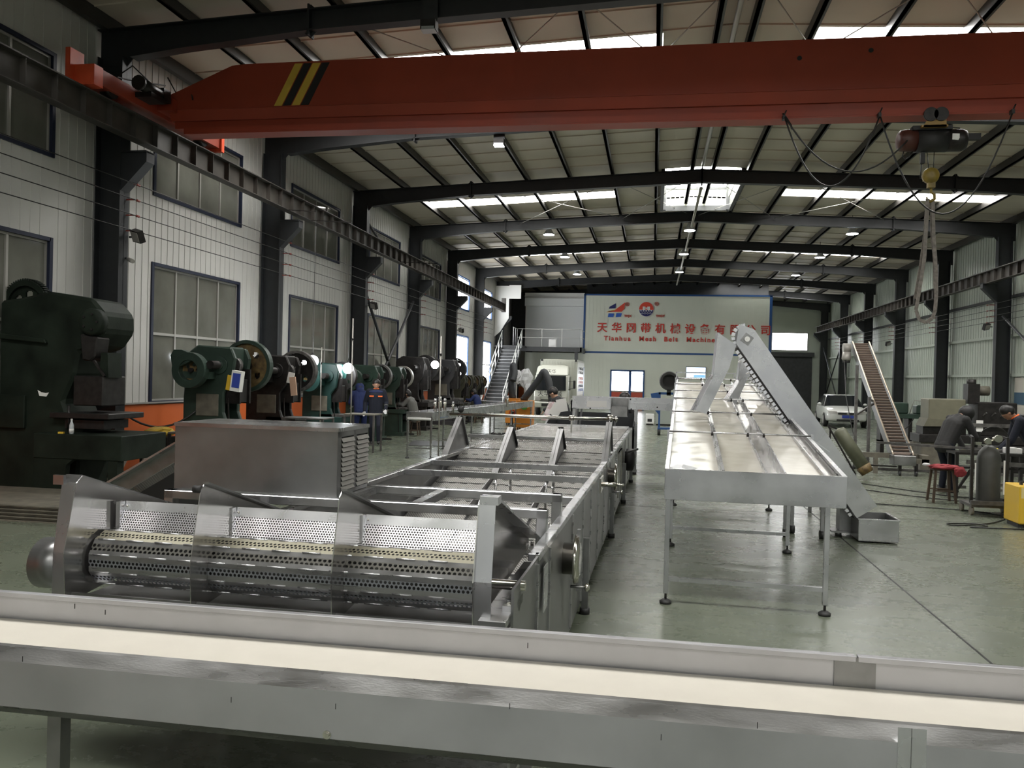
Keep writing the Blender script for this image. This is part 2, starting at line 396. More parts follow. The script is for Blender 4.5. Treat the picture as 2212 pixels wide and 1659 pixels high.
# portal frames: columns and rafters
def hcol(xi, xo, y):
    """H column, inner face xi, outer face xo"""
    s = 1 if xi > xo else -1; o = MB()
    a, b_ = min(xi, xo), max(xi, xo)
    o.box(a, a+.016, y-.125, y+.125, 0, 7.0); o.box(b_-.016, b_, y-.125, y+.125, 0, 7.0); o.box(a, b_, y-.006, y+.006, 0, 7.0)
    # splice bracket (corbel) carrying the crane runway
    t = .28*s
    o.prism([(xi, y-.11, 5.42), (xi+t*1.65, y-.11, 5.42), (xi+t*1.65, y-.11, 5.25), (xi, y-.11, 4.78)], (0, .22, 0))
    o.box(min(xi, xi+t*1.65), max(xi, xi+t*1.65), y-.13, y+.13, 5.40, 5.43)
    return struct(o.build('column', BLACKS))
def rafter(y):
    o = MB()
    for s, xi, xo in ((-1, XCL, XWL+.05), (1, XCR, XWR-.08)):
        hx = xi - s*1.0
        def zt(x): return rtop(x)
        # web outline: deep haunch at the column, tapering to the mid span, level depth to the ridge
        mid = XAP + s*6.8
        pts = [(xo, zt(xo)), (XAP, zt(XAP)), (XAP, 7.60), (mid, zt(mid)-.33), (hx, zt(hx)-.42), (xi-s*.12, 7.00), (xi, 6.86), (xo, 6.86)]
        o.xz(pts, y-.008, y+.008)
        def fl(p, q, t=.018):
            o.prism([(p[0], y-.11, p[1]), (q[0], y-.11, q[1]), (q[0], y-.11, q[1]-t), (p[0], y-.11, p[1]-t)], (0, .22, 0))
        fl(pts[0], pts[1]); fl(pts[2], pts[3]); fl(pts[3], pts[4]); fl(pts[4], pts[5])
        # bolted end plates sticking out above and below
        for px_, h in ((mid, .33), (XAP, .36)):
            zc = zt(px_)
            o.box(px_-.016, px_+.016, y-.11, y+.11, zc-h-.09, zc+.07)
        o.prism([(mid-.12, y-.008, zt(mid)), (mid+.12, y-.008, zt(mid)), (mid, y-.008, zt(mid)+.10)], (0, .016, 0))
        o.prism([(mid-.12, y-.008, zt(mid)-.33), (mid, y-.008, zt(mid)-.44), (mid+.12, y-.008, zt(mid)-.33)], (0, .016, 0))
    return struct(o.build('rafter_beam', BLACKS))
frames = [Y0+BAY*k for k in range(-4, 9)]
for y in frames:
    hcol(XCL, XWL+.07, y); hcol(XCR, XCR+.45, y); rafter(y)
# left wall with window openings
LW = []
for k in range(-4, 6):
    y = Y0+BAY*k
    LW.append((k, y+1.65, y+4.93 if k < 4 else y+4.75))
def in_open(y, z):
    return any(a-.001 < y < b_+.001 and (1.22 < z < 3.79 or 5.13 < z < 6.65) for _, a, b_ in LW)
m = MB(); T = .12
edges = [YN] + [e for _, a, b_ in LW for e in (a, b_)] + [YE]
zs = [1.2, 1.22, 3.79, 5.13, 6.65, 8.0]
for i in range(len(edges)-1):
    solid = i % 2 == 0
    a, b_ = edges[i], edges[i+1]
    spans = [(1.2, 8.0)] if solid else [(3.79, 5.13), (6.65, 8.0)]
    for z0, z1 in spans:
        m.box(XWL-T, XWL, a, b_, z0, z1)
        y = math.ceil(a/.2)*.2
        while y < b_-.03:
            m.box(XWL, XWL+.010, y, y+.022, z0, z1); y += .2
struct(m.build('wall_left', PANEL))
struct(P('wall_left_base', ORANGEW, None, ('box', XWL-T, XWL+.015, YN, YE, 0, 1.2)))
struct(P('trim_1', ALU, None, ('box', XWL, XWL+.05, YN, YE, 1.185, 1.215)))
for k, a, b_ in LW:
    bright = k >= 4
    for z0, z1, rows in ((1.22, 3.79, 2), (5.13, 6.65, 1)):
        nm = window_name()
        fr = MB(); X = XWL
        for y_0, y_1, z_0, z_1 in ((a-.05, a+.02, z0-.05, z1+.05), (b_-.02, b_+.05, z0-.05, z1+.05), (a, b_, z1-.01, z1+.05), (a, b_, z0-.05, z0+.01)):
            fr.box(X-.06, X+.03, y_0, y_1, z_0, z_1)
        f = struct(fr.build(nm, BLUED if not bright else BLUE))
        al = MB(); n = 4; dy = (b_-a-.04)/n
        for i in range(n+1):
            y = a+.02+i*dy; al.box(X-.075, X-.02, y-.022, y+.022, z0, z1)
        for z in [z0+.02, z1-.02] + ([z0+(z1-z0)*.50] if rows == 2 else [z1-.42]): al.box(X-.072, X-.024, a+.02, b_-.02, z-.025, z+.025)
        al.build('sash_frame', ALU, f)
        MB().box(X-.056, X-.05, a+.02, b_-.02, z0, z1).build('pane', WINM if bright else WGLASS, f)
# right wall
m = MB(); m.box(XWR, XWR+T, YN, YE, 0, 8.0)
y = YN
while y < YE: m.box(XWR-.012, XWR, y, y+.03, 0, 8.0); y += .25
struct(m.build('wall_right', PANELG))
n = 2
for z in (2.33, 3.68, 5.0):
    struct(P('trim_%d' % n, PANELG if z < 5 else GREYS, None, ('box', XWR-.10, XWR-.012, YN, YE, z-.05, z+.05))); n += 1
# gable wall at the far end with its bright strip window and the dark roller door
m = MB(); YG = YE
for x0, x1, z0, z1 in ((-9.4, 8.2, 0, 8.4), (8.2, 10.55, 0, 4.22), (8.2, 10.55, 5.38, 8.4), (10.55, 12.1, 0, 8.4)): m.box(x0, x1, YG, YG+.12, z0, z1)
x = 6.9
while x < 12:
    if not 8.18 < x < 10.57: m.box(x, x+.03, YG-.012, YG, 3.9, 8.2)
    x += .25
struct(m.build('wall_back', PANELG))
nm = window_name(); f = struct(P(nm, ALU, None, ('box', 8.12, 8.2, YG-.03, YG+.05, 4.14, 5.46), ('box', 10.55, 10.63, YG-.03, YG+.05, 4.14, 5.46), ('box', 8.2, 10.55, YG-.03, YG+.05, 4.14, 4.22), ('box', 8.2, 10.55, YG-.03, YG+.05, 5.38, 5.46)))
P('pane', WINM, f, ('box', 8.2, 10.55, YG+.02, YG+.03, 4.22, 5.38))
m = MB(); m.box(6.9, 10.9, YG-.12, YG-.05, 0, 3.75)
for k in range(30): m.box(6.9, 10.9, YG-.13, YG-.12, .05+k*.125, .13+k*.125)
d = struct(m.build('door_1', GREYS)); P('door_hood', GREYS, d, ('box', 6.9, 11.0, YG-.35, YG-.02, 3.75, 4.05))
# black board behind the office top, closing the gap above it
struct(P('trim_9', BLACKS, None, ('box', -4.3, 6.93, 53.6, 53.7, 7.0, 8.05)))

# ---- office block at the far end
YO = 52.0
m = MB()
m.box(-4.3, 6.9, YO, YO+.1, 0, 7.05); m.box(6.8, 6.9, YO, YE, 0, 7.05)
x = -4.25
while x < 6.85:
    m.box(x, x+.035, YO-.014, YO, 0, 3.46); m.box(x, x+.035, YO-.014, YO, 3.58, 7.0); x += .23
struct(m.build('wall_office', OFFP))
struct(P('trim_6', BLUE, None, ('box', -4.34, -4.22, YO-.03, YO+.12, 3.4, 7.12), ('box', 6.8, 6.96, YO-.03, YO+.12, 0, 7.12), ('box', -4.34, 6.96, YO-.03, YO+.12, 7.03, 7.13), ('box', -4.34, 6.96, YO-.03, YO, 3.46, 3.57)))
# upper store behind the deck: sheet walls, roller shutter, dark doorway
m = MB()
m.box(-8.05, -4.34, YO+.5, YO+.6, 0, 3.45); m.box(-8.15, -4.34, YO+.5, YO+.6, 6.95, 7.05)
x = -8.0
while x < -4.4: m.box(x, x+.04, YO+.486, YO+.5, 0, 3.45); x += .2
struct(m.build('wall_store', OFFP))
m = MB(); m.xz([(-9.28, 4.2), (-8.95, 4.5), (-8.45, 5.3), (-8.45, 7.2), (-9.28, 7.2)], 48.46, 48.52); m.box(-8.45, -7.75, 48.46, 48.52, 6.45, 7.25); m.box(-8.1, -4.34, YO+.3, YO+.36, 6.85, 7.2)
struct(m.build('wall_store_front', WHITE))
struct(P('wall_store_inside', GREYS, None, ('box', -9.25, -8.05, 54, 54.1, 3.7, 7.2), ('box', -8.08, -8.02, 52.6, 54, 3.7, 7.2)))
m = MB(); m.box(-7.98, -4.36, YO+.36, YO+.40, 3.75, 6.5)
for k in range(34): m.box(-7.98, -4.36, YO+.345, YO+.36, 3.78+k*.08, 3.82+k*.08)
d = struct(m.build('door_2', SHUT)); P('shutter_housing', SHUT, d, ('box', -8.06, -4.34, YO+.02, YO+.38, 6.35, 6.85)); P('guide_rail', WHITE, d, ('box', -8.04, -7.96, YO+.28, YO+.36, 3.7, 6.4))
# deck
m = MB(); m.box(-8.1, -4.25, 49.6, YO+.5, 3.60, 3.70); m.box(-9.2, -7.5, 48.0, YO+2, 3.60, 3.70)
struct(m.build('deck_floor', GREYS))
m = MB(); m.box(-8.15, -4.2, 49.5, 49.62, 3.42, 3.70); m.box(-8.25, -8.05, 49.5, 49.7, 0, 3.42); m.box(-4.62, -4.42, 49.55, 49.75, 0, 3.42); m.box(-4.3, -4.18, 49.5, YO, 3.42, 3.7)
struct(m.build('deck_beam', GREYS))
# office double door, daylight behind its glass
nm = 'door_3'
f = struct(P(nm, BLUE, None, ('box', -2.60, -2.50, YO-.05, YO+.02, 0, 2.42), ('box', -1.46, -1.30, YO-.05, YO+.02, 0, 2.42), ('box', -.60, -.50, YO-.05, YO+.02, 0, 2.42), ('box', -2.6, -.5, YO-.05, YO+.02, 2.36, 2.46)))
P('door_panel', REDD, f, ('box', -2.5, -1.46, YO-.03, YO, 0, 1.13)); P('door_panel', REDD, f, ('box', -1.3, -.6, YO-.03, YO, 0, 1.13))
P('pane', WINM, f, ('box', -2.5, -1.46, YO-.02, YO, 1.13, 2.36)); P('pane', WINM, f, ('box', -1.3, -.6, YO-.02, YO, 1.13, 2.36))
P('glazing_bar', ALU, f, ('box', -2.5, -1.46, YO-.04, YO-.018, 2.20, 2.235), ('box', -1.3, -.6, YO-.04, YO-.018, 2.20, 2.235), ('box', -2.5, -.6, YO-.04, YO-.018, 1.09, 1.17))
# near gable behind the camera: unseen, its two doorways placed and sized for daylight on the steel
m = MB()
for x0, x1, z0, z1 in ((-9.4, -3.8, 0, 8.4), (-3.8, -.4, 4.6, 8.4), (-.4, 2.6, 0, 8.4), (2.6, 6.6, 4.6, 8.4), (6.6, 12.1, 0, 8.4)): m.box(x0, x1, YN-.12, YN, z0, z1)
struct(m.build('wall_front', PANELG))
# floor joints
m = MB()
for x, y0, y1 in ((2.29, -2, 50), (-5.9, 8, 50)): m.box(x, x+.018, y0, y1, 0, .0012)
for y in (4.9, 12.4, 18.9, 24.9, 30.9, 36.9): m.box(-9, 11.5, y, y+.012, 0, .0012)
struct(m.build('floor_joint', BLK))
m = MB(); m.box(XWR-.05, XWR-.03, 24.9, 30.5, 0, 2.25); struct(m.build('trim_7', PVC))
struct(P('trim_8', pm('dull_blue_band', (.05, .10, .15), .5), None, ('box', XWR-.06, XWR-.05, 24.9, 30.5, 1.35, 1.75)))
# downpipes on the right wall (each beside its column)
for k, y in enumerate([Y0+BAY*j+.35 for j in range(1, 8)]):
    o = MB(); o.tube((11.75, y, .0), (11.75, y, 7.0), .085, 12)
    for z in (1.3, 2.2, 3.2, 4.2, 5.1): o.tube((11.75, y, z-.02), (11.75, y, z+.02), .092, 12)
    for z in (2.8, 6.1): o.tube((11.75, y, z-.06), (11.75, y, z+.06), .098, 12)
    d = o.build('drain_pipe', PVC)
    tag(d, 'pale plastic roof drain pipe running down beside a black column on the right wall', 'pipe', 'drain pipes on the right wall')
    b = MB()
    for z in (2.33, 3.68, 5.0): b.box(11.78, 12.0, y-.03, y+.03, z-.02, z+.02)
    b.build('pipe_clamp', GREYS, d)
    if k == 2: P('blue_sleeve', pm('teal_blue_paint', (.03, .10, .15), .5), d, ('tube', (11.75, y, 0), (11.75, y, 2.25), .12, 14)); d['label'] = 'pale plastic drain pipe with its lower part painted blue, nearest on the right'; del d['group']

# ---- office signs
TEXTS = []
def text(name, s, size, loc, mat, parent, ext=.02, rot=(PI/2, 0, 0), align='CENTER', sx=1.):
    cu = bpy.data.curves.new(name, 'FONT'); cu.body = s; cu.size = size; cu.extrude = ext; cu.align_x = align; cu.align_y = 'CENTER'
    o = bpy.data.objects.new(name, cu); COL.objects.link(o); cu.materials.append(mat)
    o.rotation_euler = rot; o.location = loc; o.scale = (sx, 1, 1)
    TEXTS.append((o, parent)); return o
def bake_texts():
    # turn the lettering into ordinary meshes
    bpy.context.view_layer.update(); dg = bpy.context.evaluated_depsgraph_get()
    for o, parent in TEXTS:
        me = bpy.data.meshes.new_from_object(o.evaluated_get(dg)); n = o.name; n = n.split('.')[0]
        q = bpy.data.objects.new(n, me); COL.objects.link(q); q.location = o.location; q.rotation_euler = o.rotation_euler; q.scale = o.scale
        if parent is not None: q.parent = parent; q.matrix_parent_inverse = MW.get(parent.name, Matrix.Identity(4)).inverted()
        bpy.data.objects.remove(o)
    TEXTS.clear()
YS = YO-.035
t = thing('wall_lettering', 'large red Chinese company name lettering across the office wall', 'lettering', (1.5, YS, 5.0))
for i, ch in enumerate('天华网带机械设备有限公司'):
    o = text('character', ch, .64, (-3.17+i*.888, YS, 5.02-.0035*i), REDL, t); o.data.offset = .012
t = thing('wall_lettering', 'row of red English letters naming the company, under the Chinese name', 'lettering', (.5, YS, 4.4))
for wd, x in (('Tianhua', -2.23), ('Mesh', -.38), ('Belt', 1.02), ('Machine', 2.80)):
    o = text('word', wd, .40, (x, YS, 4.38), REDL, t); o.data.space_character = 1.30; o.data.offset = .010
t = thing('company_logo', 'blue, red and yellow slanted block logo at the top left of the office wall', 'logo', (-2.5, YS, 6.2))
def flat(name, mat, poly, par=t, d=.012): return MB().xz([(x, z) for x, z in poly], YS-d, YS+.02).build(name, mat, par)
flat('logo_block', LOGON, [(-2.78, 6.22), (-2.75, 6.34), (-2.36, 6.56), (-2.38, 6.24)])
flat('logo_block', LOGOR, [(-2.24, 6.28), (-1.80, 6.62), (-1.84, 6.22), (-2.0, 6.04), (-2.86, 6.00), (-2.76, 6.08), (-2.40, 6.12)])
flat('logo_stripe', LOGOY, [(-2.94, 5.98), (-2.84, 6.07), (-2.45, 6.16), (-2.30, 6.26), (-2.30, 6.20), (-2.45, 6.10), (-2.82, 6.00)])
flat('logo_block', LOGOB, [(-2.84, 5.70), (-2.80, 5.93), (-2.46, 5.93), (-2.50, 5.70)])
flat('logo_block', LOGOB, [(-2.36, 5.70), (-2.32, 5.95), (-1.98, 5.95), (-2.04, 5.73)])
text('logo_letters', 'THJX', .20, (-1.62, YS, 5.78), REDL, t).data.offset = .006
text('registered_mark', '®', .34, (-1.66, YS, 6.48), REDL, t)
t = thing('company_logo', 'round red and blue logo with white towers and waves on the office wall', 'logo', (-.5, YS, 6.2))
cx, cz, R = -.50, 6.21, .44
P('logo_disc', WHITE, t, ('tube', (cx, YS-.005, cz), (cx, YS+.02, cz), R+.03, 36))
arc = [(cx+R*math.cos(a), cz+R*math.sin(a)) for a in [PI*k/18-.10 for k in range(20)]]
flat('logo_sky', LOGOR, arc, t, .018)
arc = [(cx+R*math.cos(a), cz+R*math.sin(a)) for a in [-PI+PI*k/18+.10 for k in range(18)]]
wv = [(cx+.42-.84*k/24, cz-.08+.03*math.sin(k*1.4)) for k in range(25)]
flat('logo_sea', LOGON, [p for p in arc if p[1] < cz-.12]+wv, t, .018)
m = MB()
m.xz([(cx-.22, cz-.04), (cx-.22, cz+.16), (cx-.06, cz+.16), (cx-.06, cz-.04)], YS-.03, YS-.02); m.xz([(cx+.06, cz-.04), (cx+.06, cz+.16), (cx+.22, cz+.16), (cx+.22, cz-.04)], YS-.03, YS-.02); m.box(cx-.1, cx+.1, YS-.03, YS-.02, cz+.02, cz+.10)
for q in range(2):
    pts = [(cx-.36+.72*k/20, YS-.024, cz-.17-.1*q+.025*math.sin(k*1.4)) for k in range(21)]; m.path(pts, .010, 6)
m.build('logo_towers', WHITE, t)
text('logo_letters', 'THGY', .20, (.35, YS, 5.80), REDL, t).data.offset = .006
text('registered_mark', '®', .34, (.12, YS, 6.52), REDL, t)
# ================================================================== crane runway, bridge crane, hoist
def runway(x, zt, y0, y1, label, s):
    t = thing('crane_runway', label, 'crane rail', (x, y0, zt-.45))
    m = MB(); m.box(x-.12, x+.12, y0, y1, zt-.05-.014, zt-.05); m.box(x-.10, x+.10, y0, y1, zt-.45, zt-.436); m.box(x-.006, x+.006, y0, y1, zt-.45, zt-.05)
    m.build('girder', RUNWAY, t)
    P('rail', IRONL, t, ('box', x-.03, x+.03, y0, y1, zt-.05, zt))
    y = y0+.3
    while y < y1:
        P('stiffener', RUNWAY, t, ('box', x-.10, x+.10, y-.005, y+.005, zt-.436, zt-.07)); y += .6
    return t
runway(-8.42, 6.00, 0.0, 46.6, 'dark steel crane runway girder with rail along the left wall columns', 1)
runway(11.05, 5.84, 12.0, 60.3, 'dark steel crane runway girder with rail along the right wall columns', -1)
P('end_stop', RUNWAY, bpy.data.objects['crane_runway'], ('box', -8.54, -8.30, 46.5, 46.62, 5.5, 6.3))

CY = 13.15      # bridge centre line
br = thing('bridge_crane', 'orange overhead bridge crane girder with yellow and black stripes spanning the hall', 'crane', (-8.4, CY, 5.86))
m = MB()
def section(x, zt):
    """upper box, narrowed trough, bottom flange (y offset, z)"""
    return [(-.22, zt), (.22, zt), (.22, 6.16), (.14, 5.98), (.14, 5.98), (-.14, 5.98), (-.14, 5.98), (-.22, 6.16)]
stations = [(-8.15, 6.42), (-7.95, 6.50), (-7.02, 6.90), (-6.8, 6.92), (2.0, 6.95), (10.3, 6.92), (11.0, 6.5)]
vs = []; n = 8
for x, zt in stations:
    # trapezoid end: the top drops at the ends
    vs += [(x, CY+a, b_) for a, b_ in section(x, zt)]
fs = [(i*n+k, i*n+(k+1) % n, (i+1)*n+(k+1) % n, (i+1)*n+k) for i in range(len(stations)-1) for k in range(n)]
fs += [tuple(range(n)), tuple(range((len(stations)-1)*n+n-1, (len(stations)-1)*n-1, -1))]
m.add(vs, fs); m.build('box_girder', CRANE, br, local=False)
P('lower_web', CRANE, br, ('box', -8.1, 11.0, CY-.10, CY+.10, 5.86, 5.985), ('box', -8.1, 11.0, CY-.235, CY+.235, 6.15, 6.165))
P('bottom_flange', CRANE, br, ('box', -7.9, 10.8, CY-.16, CY+.16, 5.74, 5.765), ('box', -7.9, 10.8, CY-.03, CY+.03, 5.765, 5.87), ('xz', [(-7.9, 5.765), (10.8, 5.765), (10.8, 5.86), (-7.9, 5.86)], CY-.165, CY-.15))
for i in range(4):
    x = -5.93+i*.155
    m = MB(); m.prism([(x-.35+.02, CY-.226, 6.17), (x-.35+.155, CY-.226, 6.17), (x+.155, CY-.226, 6.89), (x+.02, CY-.226, 6.89)], (0, .01, 0))
    m.build('warning_stripe', YEL if i % 2 == 0 else BLK, br)
for x, z in ((2.02, 6.66), (3.02, 6.74)): P('inspection_hole_plug', BLK, br, ('tube', (x, CY-.228, z), (x, CY-.20, z), .035, 16))
for o in kids(br):
    for v in o.data.vertices: v.co.z = 6.92-(6.92-v.co.z)*.945
# end carriage riding on the left rail
m = MB(); m.box(-8.56, -8.28, 11.3, 14.85, 6.08, 6.32); m.box(-8.50, -8.0, 12.8, 13.6, 6.15, 6.35); m.build('end_carriage', CRANE, br)
P('end_buffer', CRANEB, br, ('box', -8.60, -8.24, 14.85, 14.95, 6.02, 6.30)); P('buffer_plate', CRANEB, br, ('box', -8.60, -8.52, 11.0, 11.3, 6.0, 6.52), ('box', -8.6, -8.2, 11.1, 11.3, 6.0, 6.3))
for y in (11.75, 14.4): P('carriage_wheel', IRON, br, ('tube', (-8.50, y, 6.13), (-8.34, y, 6.13), .13, 20))
P('drive_motor', IRON, br, ('tube', (-8.1, 12.05, 6.34), (-8.1, 12.55, 6.34), .10, 14), ('tube', (-8.1, 12.0, 6.34), (-8.1, 12.05, 6.34), .115, 14), ('box', -8.2, -8.0, 12.55, 12.75, 6.24, 6.44), ('box', -8.3, -8.0, 12.2, 12.6, 6.18, 6.26))
m = MB(); m.path([(-8.1, 12.3, 6.45), (-8.2, 12.0, 6.6), (-8.4, 11.9, 6.4), (-8.5, 12.3, 6.5), (-8.2, 12.9, 6.6)], .012); m.path([(-8.1, 12.8, 6.7), (-8.0, 13.0, 6.4), (-7.8, 13.0, 6.6), (-7.7, 12.9, 6.35)], .012); m.build('drive_cable', CABLE, br)
# far end carriage on the right rail (outside the picture's edge)
P('end_carriage', CRANE, br, ('box', 10.9, 11.2, 11.4, 14.9, 5.92, 6.2))

HX = 3.93
h = thing('electric_hoist', 'dark red and black electric wire rope hoist with yellow trolley under the orange crane girder', 'hoist', (HX, CY, 5.4))
P('drum_housing', BLK, h, ('tube', (HX-.20, CY, 5.47), (HX+.22, CY, 5.47), .165, 24), ('box', HX-.28, HX+.26, CY-.14, CY+.14, 5.60, 5.66))
P('motor', pm('dark_red_motor', (.06, .016, .010), .5), h, ('lathe', [(.02, 0), (.11, .015), (.15, .05), (.16, .12), (.16, .27)], (HX-.47, CY, 5.48), (1, 0, 0), 24))
P('gearbox', IRON, h, ('lathe', [(.16, 0), (.16, .20), (.14, .26), (.05, .29)], (HX+.22, CY, 5.47), (1, 0, 0), 24))
P('limit_switch_box', BLK, h, ('box', HX+.5, HX+.68, CY-.04, CY+.04, 5.47, 5.56), ('tube', (HX+.46, CY, 5.5), (HX+.52, CY, 5.5), .03, 10))
P('rating_plate', PAPER, h, ('xz', [(HX+.25, 5.44), (HX+.33, 5.43), (HX+.345, 5.46), (HX+.345, 5.52), (HX+.25, 5.525)], CY-.175, CY-.165))
m = MB(); m.tube((HX-.06, CY-.22, 5.80), (HX-.06, CY-.19, 5.80), .10, 24); m.tube((HX+.08, CY-.22, 5.80), (HX+.08, CY-.19, 5.80), .10, 24); m.build('trolley_wheels', IRON, h)
P('trolley_plate', pm('dull_yellow_plate', (.30, .18, .04), .5), h, ('xz', [(HX-.16, 5.62), (HX+.16, 5.62), (HX+.15, 5.78), (HX-.02, 5.80), (HX-.12, 5.70)], CY-.20, CY-.185), ('box', HX-.18, HX+.18, CY-.2, CY+.2, 5.62, 5.65))
m = MB()
for dx in (-.04, .06): m.tube((HX+dx, CY, 5.32), (HX+dx*.6+.02, CY, 5.0), .006, 6)
m.build('wire_rope', CABLE, h)
m = MB(); m.path([(HX-.36, CY, 5.33), (HX-.38, CY, 5.25), (HX-.34, CY, 5.20), (HX-.28, CY, 5.24), (HX-.24, CY, 5.32)], .008); m.path([(HX-.2, CY, 5.66), (HX+.1, CY, 5.69), (HX+.4, CY, 5.65), (HX+.46, CY, 5.55)], .008); m.build('control_wire', CABLE, h)
P('hook_guard_block', BLK, h, ('box', HX-.13, HX-.07, CY-.03, CY+.03, 5.14, 5.30), ('tube', (HX-.11, CY, 5.15), (HX-.12, CY, 4.92), .01, 6))
k = thing('hook_block', 'yellow hook block hanging on wire rope under the hoist', 'hook', (HX+.03, CY, 4.72))
HK = HX+.03
P('sheave_housing', YELD, k, ('lathe', [(.03, -.055), (.11, -.05), (.12, 0), (.11, .05), (.03, .055)], (HK-.01, CY, 4.96), (0, 1, 0), 20), ('box', HK-.11, HK+.05, CY-.03, CY+.03, 4.88, 4.98))
P('swivel', YELD, k, ('box', HK-.05, HK+.05, CY-.04, CY+.04, 4.78, 4.88))
m = MB(); m.path([(HK, CY, 4.79), (HK+.005, CY, 4.72), (HK+.05, CY, 4.68), (HK+.055, CY, 4.62), (HK, CY, 4.585), (HK-.05, CY, 4.61), (HK-.055, CY, 4.65)], [.018, .02, .022, .024, .026, .02, .010]); m.build('hook', YELD, k)
# long webbing sling looped over the hook
m = MB()
def strap(pts, wd=.05, th=.008):
    pts = [V(p) for p in pts]
    for p, q in zip(pts, pts[1:]): m.bar(p, q, wd, th, up=(0, 1, 0))
L_ = [(HK-.05, CY-.02, 4.62), (HK-.055, CY-.02, 4.2), (HK-.07, CY-.03, 3.75), (HK-.14, CY-.04, 3.2), (HK-.17, CY-.04, 2.98), (HK-.12, CY-.04, 2.84), (HK-.03, CY-.04, 2.80), (HK+.06, CY-.03, 2.86), (HK+.10, CY-.02, 2.98), (HK+.115, CY, 3.2), (HK+.10, CY, 3.6), (HK+.055, CY, 4.1), (HK+.03, CY, 4.62)]
strap(L_)
strap([(HK-.03, CY+.03, 4.6), (HK-.05, CY+.03, 4.1), (HK-.10, CY+.03, 3.6), (HK-.16, CY+.03, 3.15)], .06); strap([(HK+.03, CY+.02, 4.6), (HK+.04, CY+.02, 4.2), (HK+.09, CY+.02, 3.75), (HK+.11, CY+.02, 3.3)], .06)
tag(m.build('webbing_sling', pm('worn_webbing', (.20, .18, .16), .9, noise=.3, nscale=20)), 'long grey webbing sling looped over the yellow crane hook', 'sling')
# festoon cable hanging in loops under the girder
def sag(p, q, d, n=14):
    p, q = V(p), V(q); out = []
    for i in range(n+1):
        t = i/n; a = p.lerp(q, t); a.z -= d*4*t*(1-t); out.append(a)
    return out
fz, fy = 5.80, CY-.24
fc = thing('festoon_cable', 'black festoon power cable hanging in loops below the orange crane girder', 'cable', (2.2, fy, 5.7))
m = MB()
m.path(sag((1.83, fy, 5.80), (3.16, fy, 5.78), 1.02, 20), .012, 6); m.path(sag((1.83, fy-.02, 5.80), (3.55, fy, 5.42), .62, 16), .012, 6); m.path(sag((3.16, fy, 5.8), (4.95, fy, 5.8), 1.45, 24), .012, 6)
m.path([(1.80, fy, 5.86), (1.86, fy, 5.78), (1.92, fy, 5.68), (1.94, fy, 5.62)], .014, 6)
m.build('cable_loops', CABLE, fc)
m = MB()
for x in (1.82, 3.16, 4.95): m.box(x-.02, x+.02, CY-.26, CY-.16, 5.77, 5.83); m.tube((x, CY-.25, 5.83), (x+.03, CY-.25, 5.90), .01, 6)
m.build('cable_clip', IRON, fc)

# conductor wires strung along both walls on insulators
def wires(x, zs, y0, y1, label, grp, colx):
    for i, z in enumerate(zs):
        t = thing('conductor_wire', label % ['topmost', 'second from the top', 'third from the top', 'lowest', 'fifth', 'sixth', 'seventh'][i], 'wire', (x, y0, z), group=grp)
        P('wire', CABLE, t, ('tube', (x, y0, z), (x, y1, z), .008, 5))
        m = MB()
        for k in range(-1, 8):
            y = Y0+BAY*k
            if y0 < y < y1:
                m.lathe([(.006, 0), (.022, .015), (.022, .03), (.010, .05), (.022, .07), (.022, .085), (.006, .10)], (x, y+.10, z), (0, 1, 0), 8); m.bar((x, y+.06, z), (colx, y+.06, z), .02, .02)
        m.build('insulators', pm('red_insulator', (.20, .03, .02), .4), t)
wires(-8.62, [4.92, 4.66, 4.40, 4.14], -2, 44.5, 'thin black conductor wire along the left wall, %s of the four', 'conductor wires on the left wall', XCL)
wires(11.2, [4.7, 4.5, 4.3, 4.1], 18, 56, 'thin conductor wire on the right wall columns, %s of the four', 'conductor wires on the right wall', XCR)
# rod bracing in the roof and wall bracing
def brace(name, p, q, r, mat, label, grp=None): tag(P(name, mat, None, ('tube', p, q, r, 8)), label, 'brace', grp)
for b0, nm_ in ((Y0+BAY*2, 'roof bay with the ridge opening'), (Y0, 'roof bay above the crane girder')):
    for xa, xb in ((-5.1, -1.3), (-1.3, 1.1), (1.4, 4.0), (4.0, 7.8)):
        za, zb = rtop(xa)-.12, rtop(xb)-.10
        side = 'left' if xa < 0 else 'right'
        for p, q in (((xa+.06, b0+.15, za), (xb-.06, b0+5.80, zb)), ((xa+.06, b0+5.80, za-.05), (xb-.06, b0+.15, zb-.05))):
            brace('bracing_rod', p, q, .011, ALU, 'thin diagonal bracing rod, %s, %s side' % (nm_, side), 'roof bracing rods')
w0, w1 = Y0+BAY*2, Y0+BAY*3
brace('wall_brace', (-9.0, w0+.15, 4.75), (-9.0, w1-1.6, 1.0), .05, BLACKS, 'dark diagonal wall brace rising towards the camera across the lower left window, steeper one')
brace('wall_brace', (-9.0, w0+1.2, .9), (-9.0, w1-.15, 4.6), .05, GREYS, 'grey diagonal wall brace crossing behind the darker one on the left wall')
brace('wall_brace', (-9.0, w0+.2, 6.75), (-9.0, w0+2.6, 5.95), .04, BLACKS, 'short dark brace above the left crane runway')
for y, a in ((Y0+BAY*7, 1), (Y0+BAY*7, -1)):
    brace('wall_brace', (11.56, y+.2, 4.4 if a > 0 else .3), (11.56, y+5.8, .3 if a > 0 else 4.4), .04, BLACKS, 'dark cross brace by the far right corner, %s' % ('falling to the back' if a > 0 else 'rising to the back'))
brace('wall_brace', (11.56, Y0+BAY*2+.4, 1.6), (11.56, Y0+BAY*3-.2, 4.3), .045, GREYS, 'grey diagonal brace on the right wall at the picture edge')

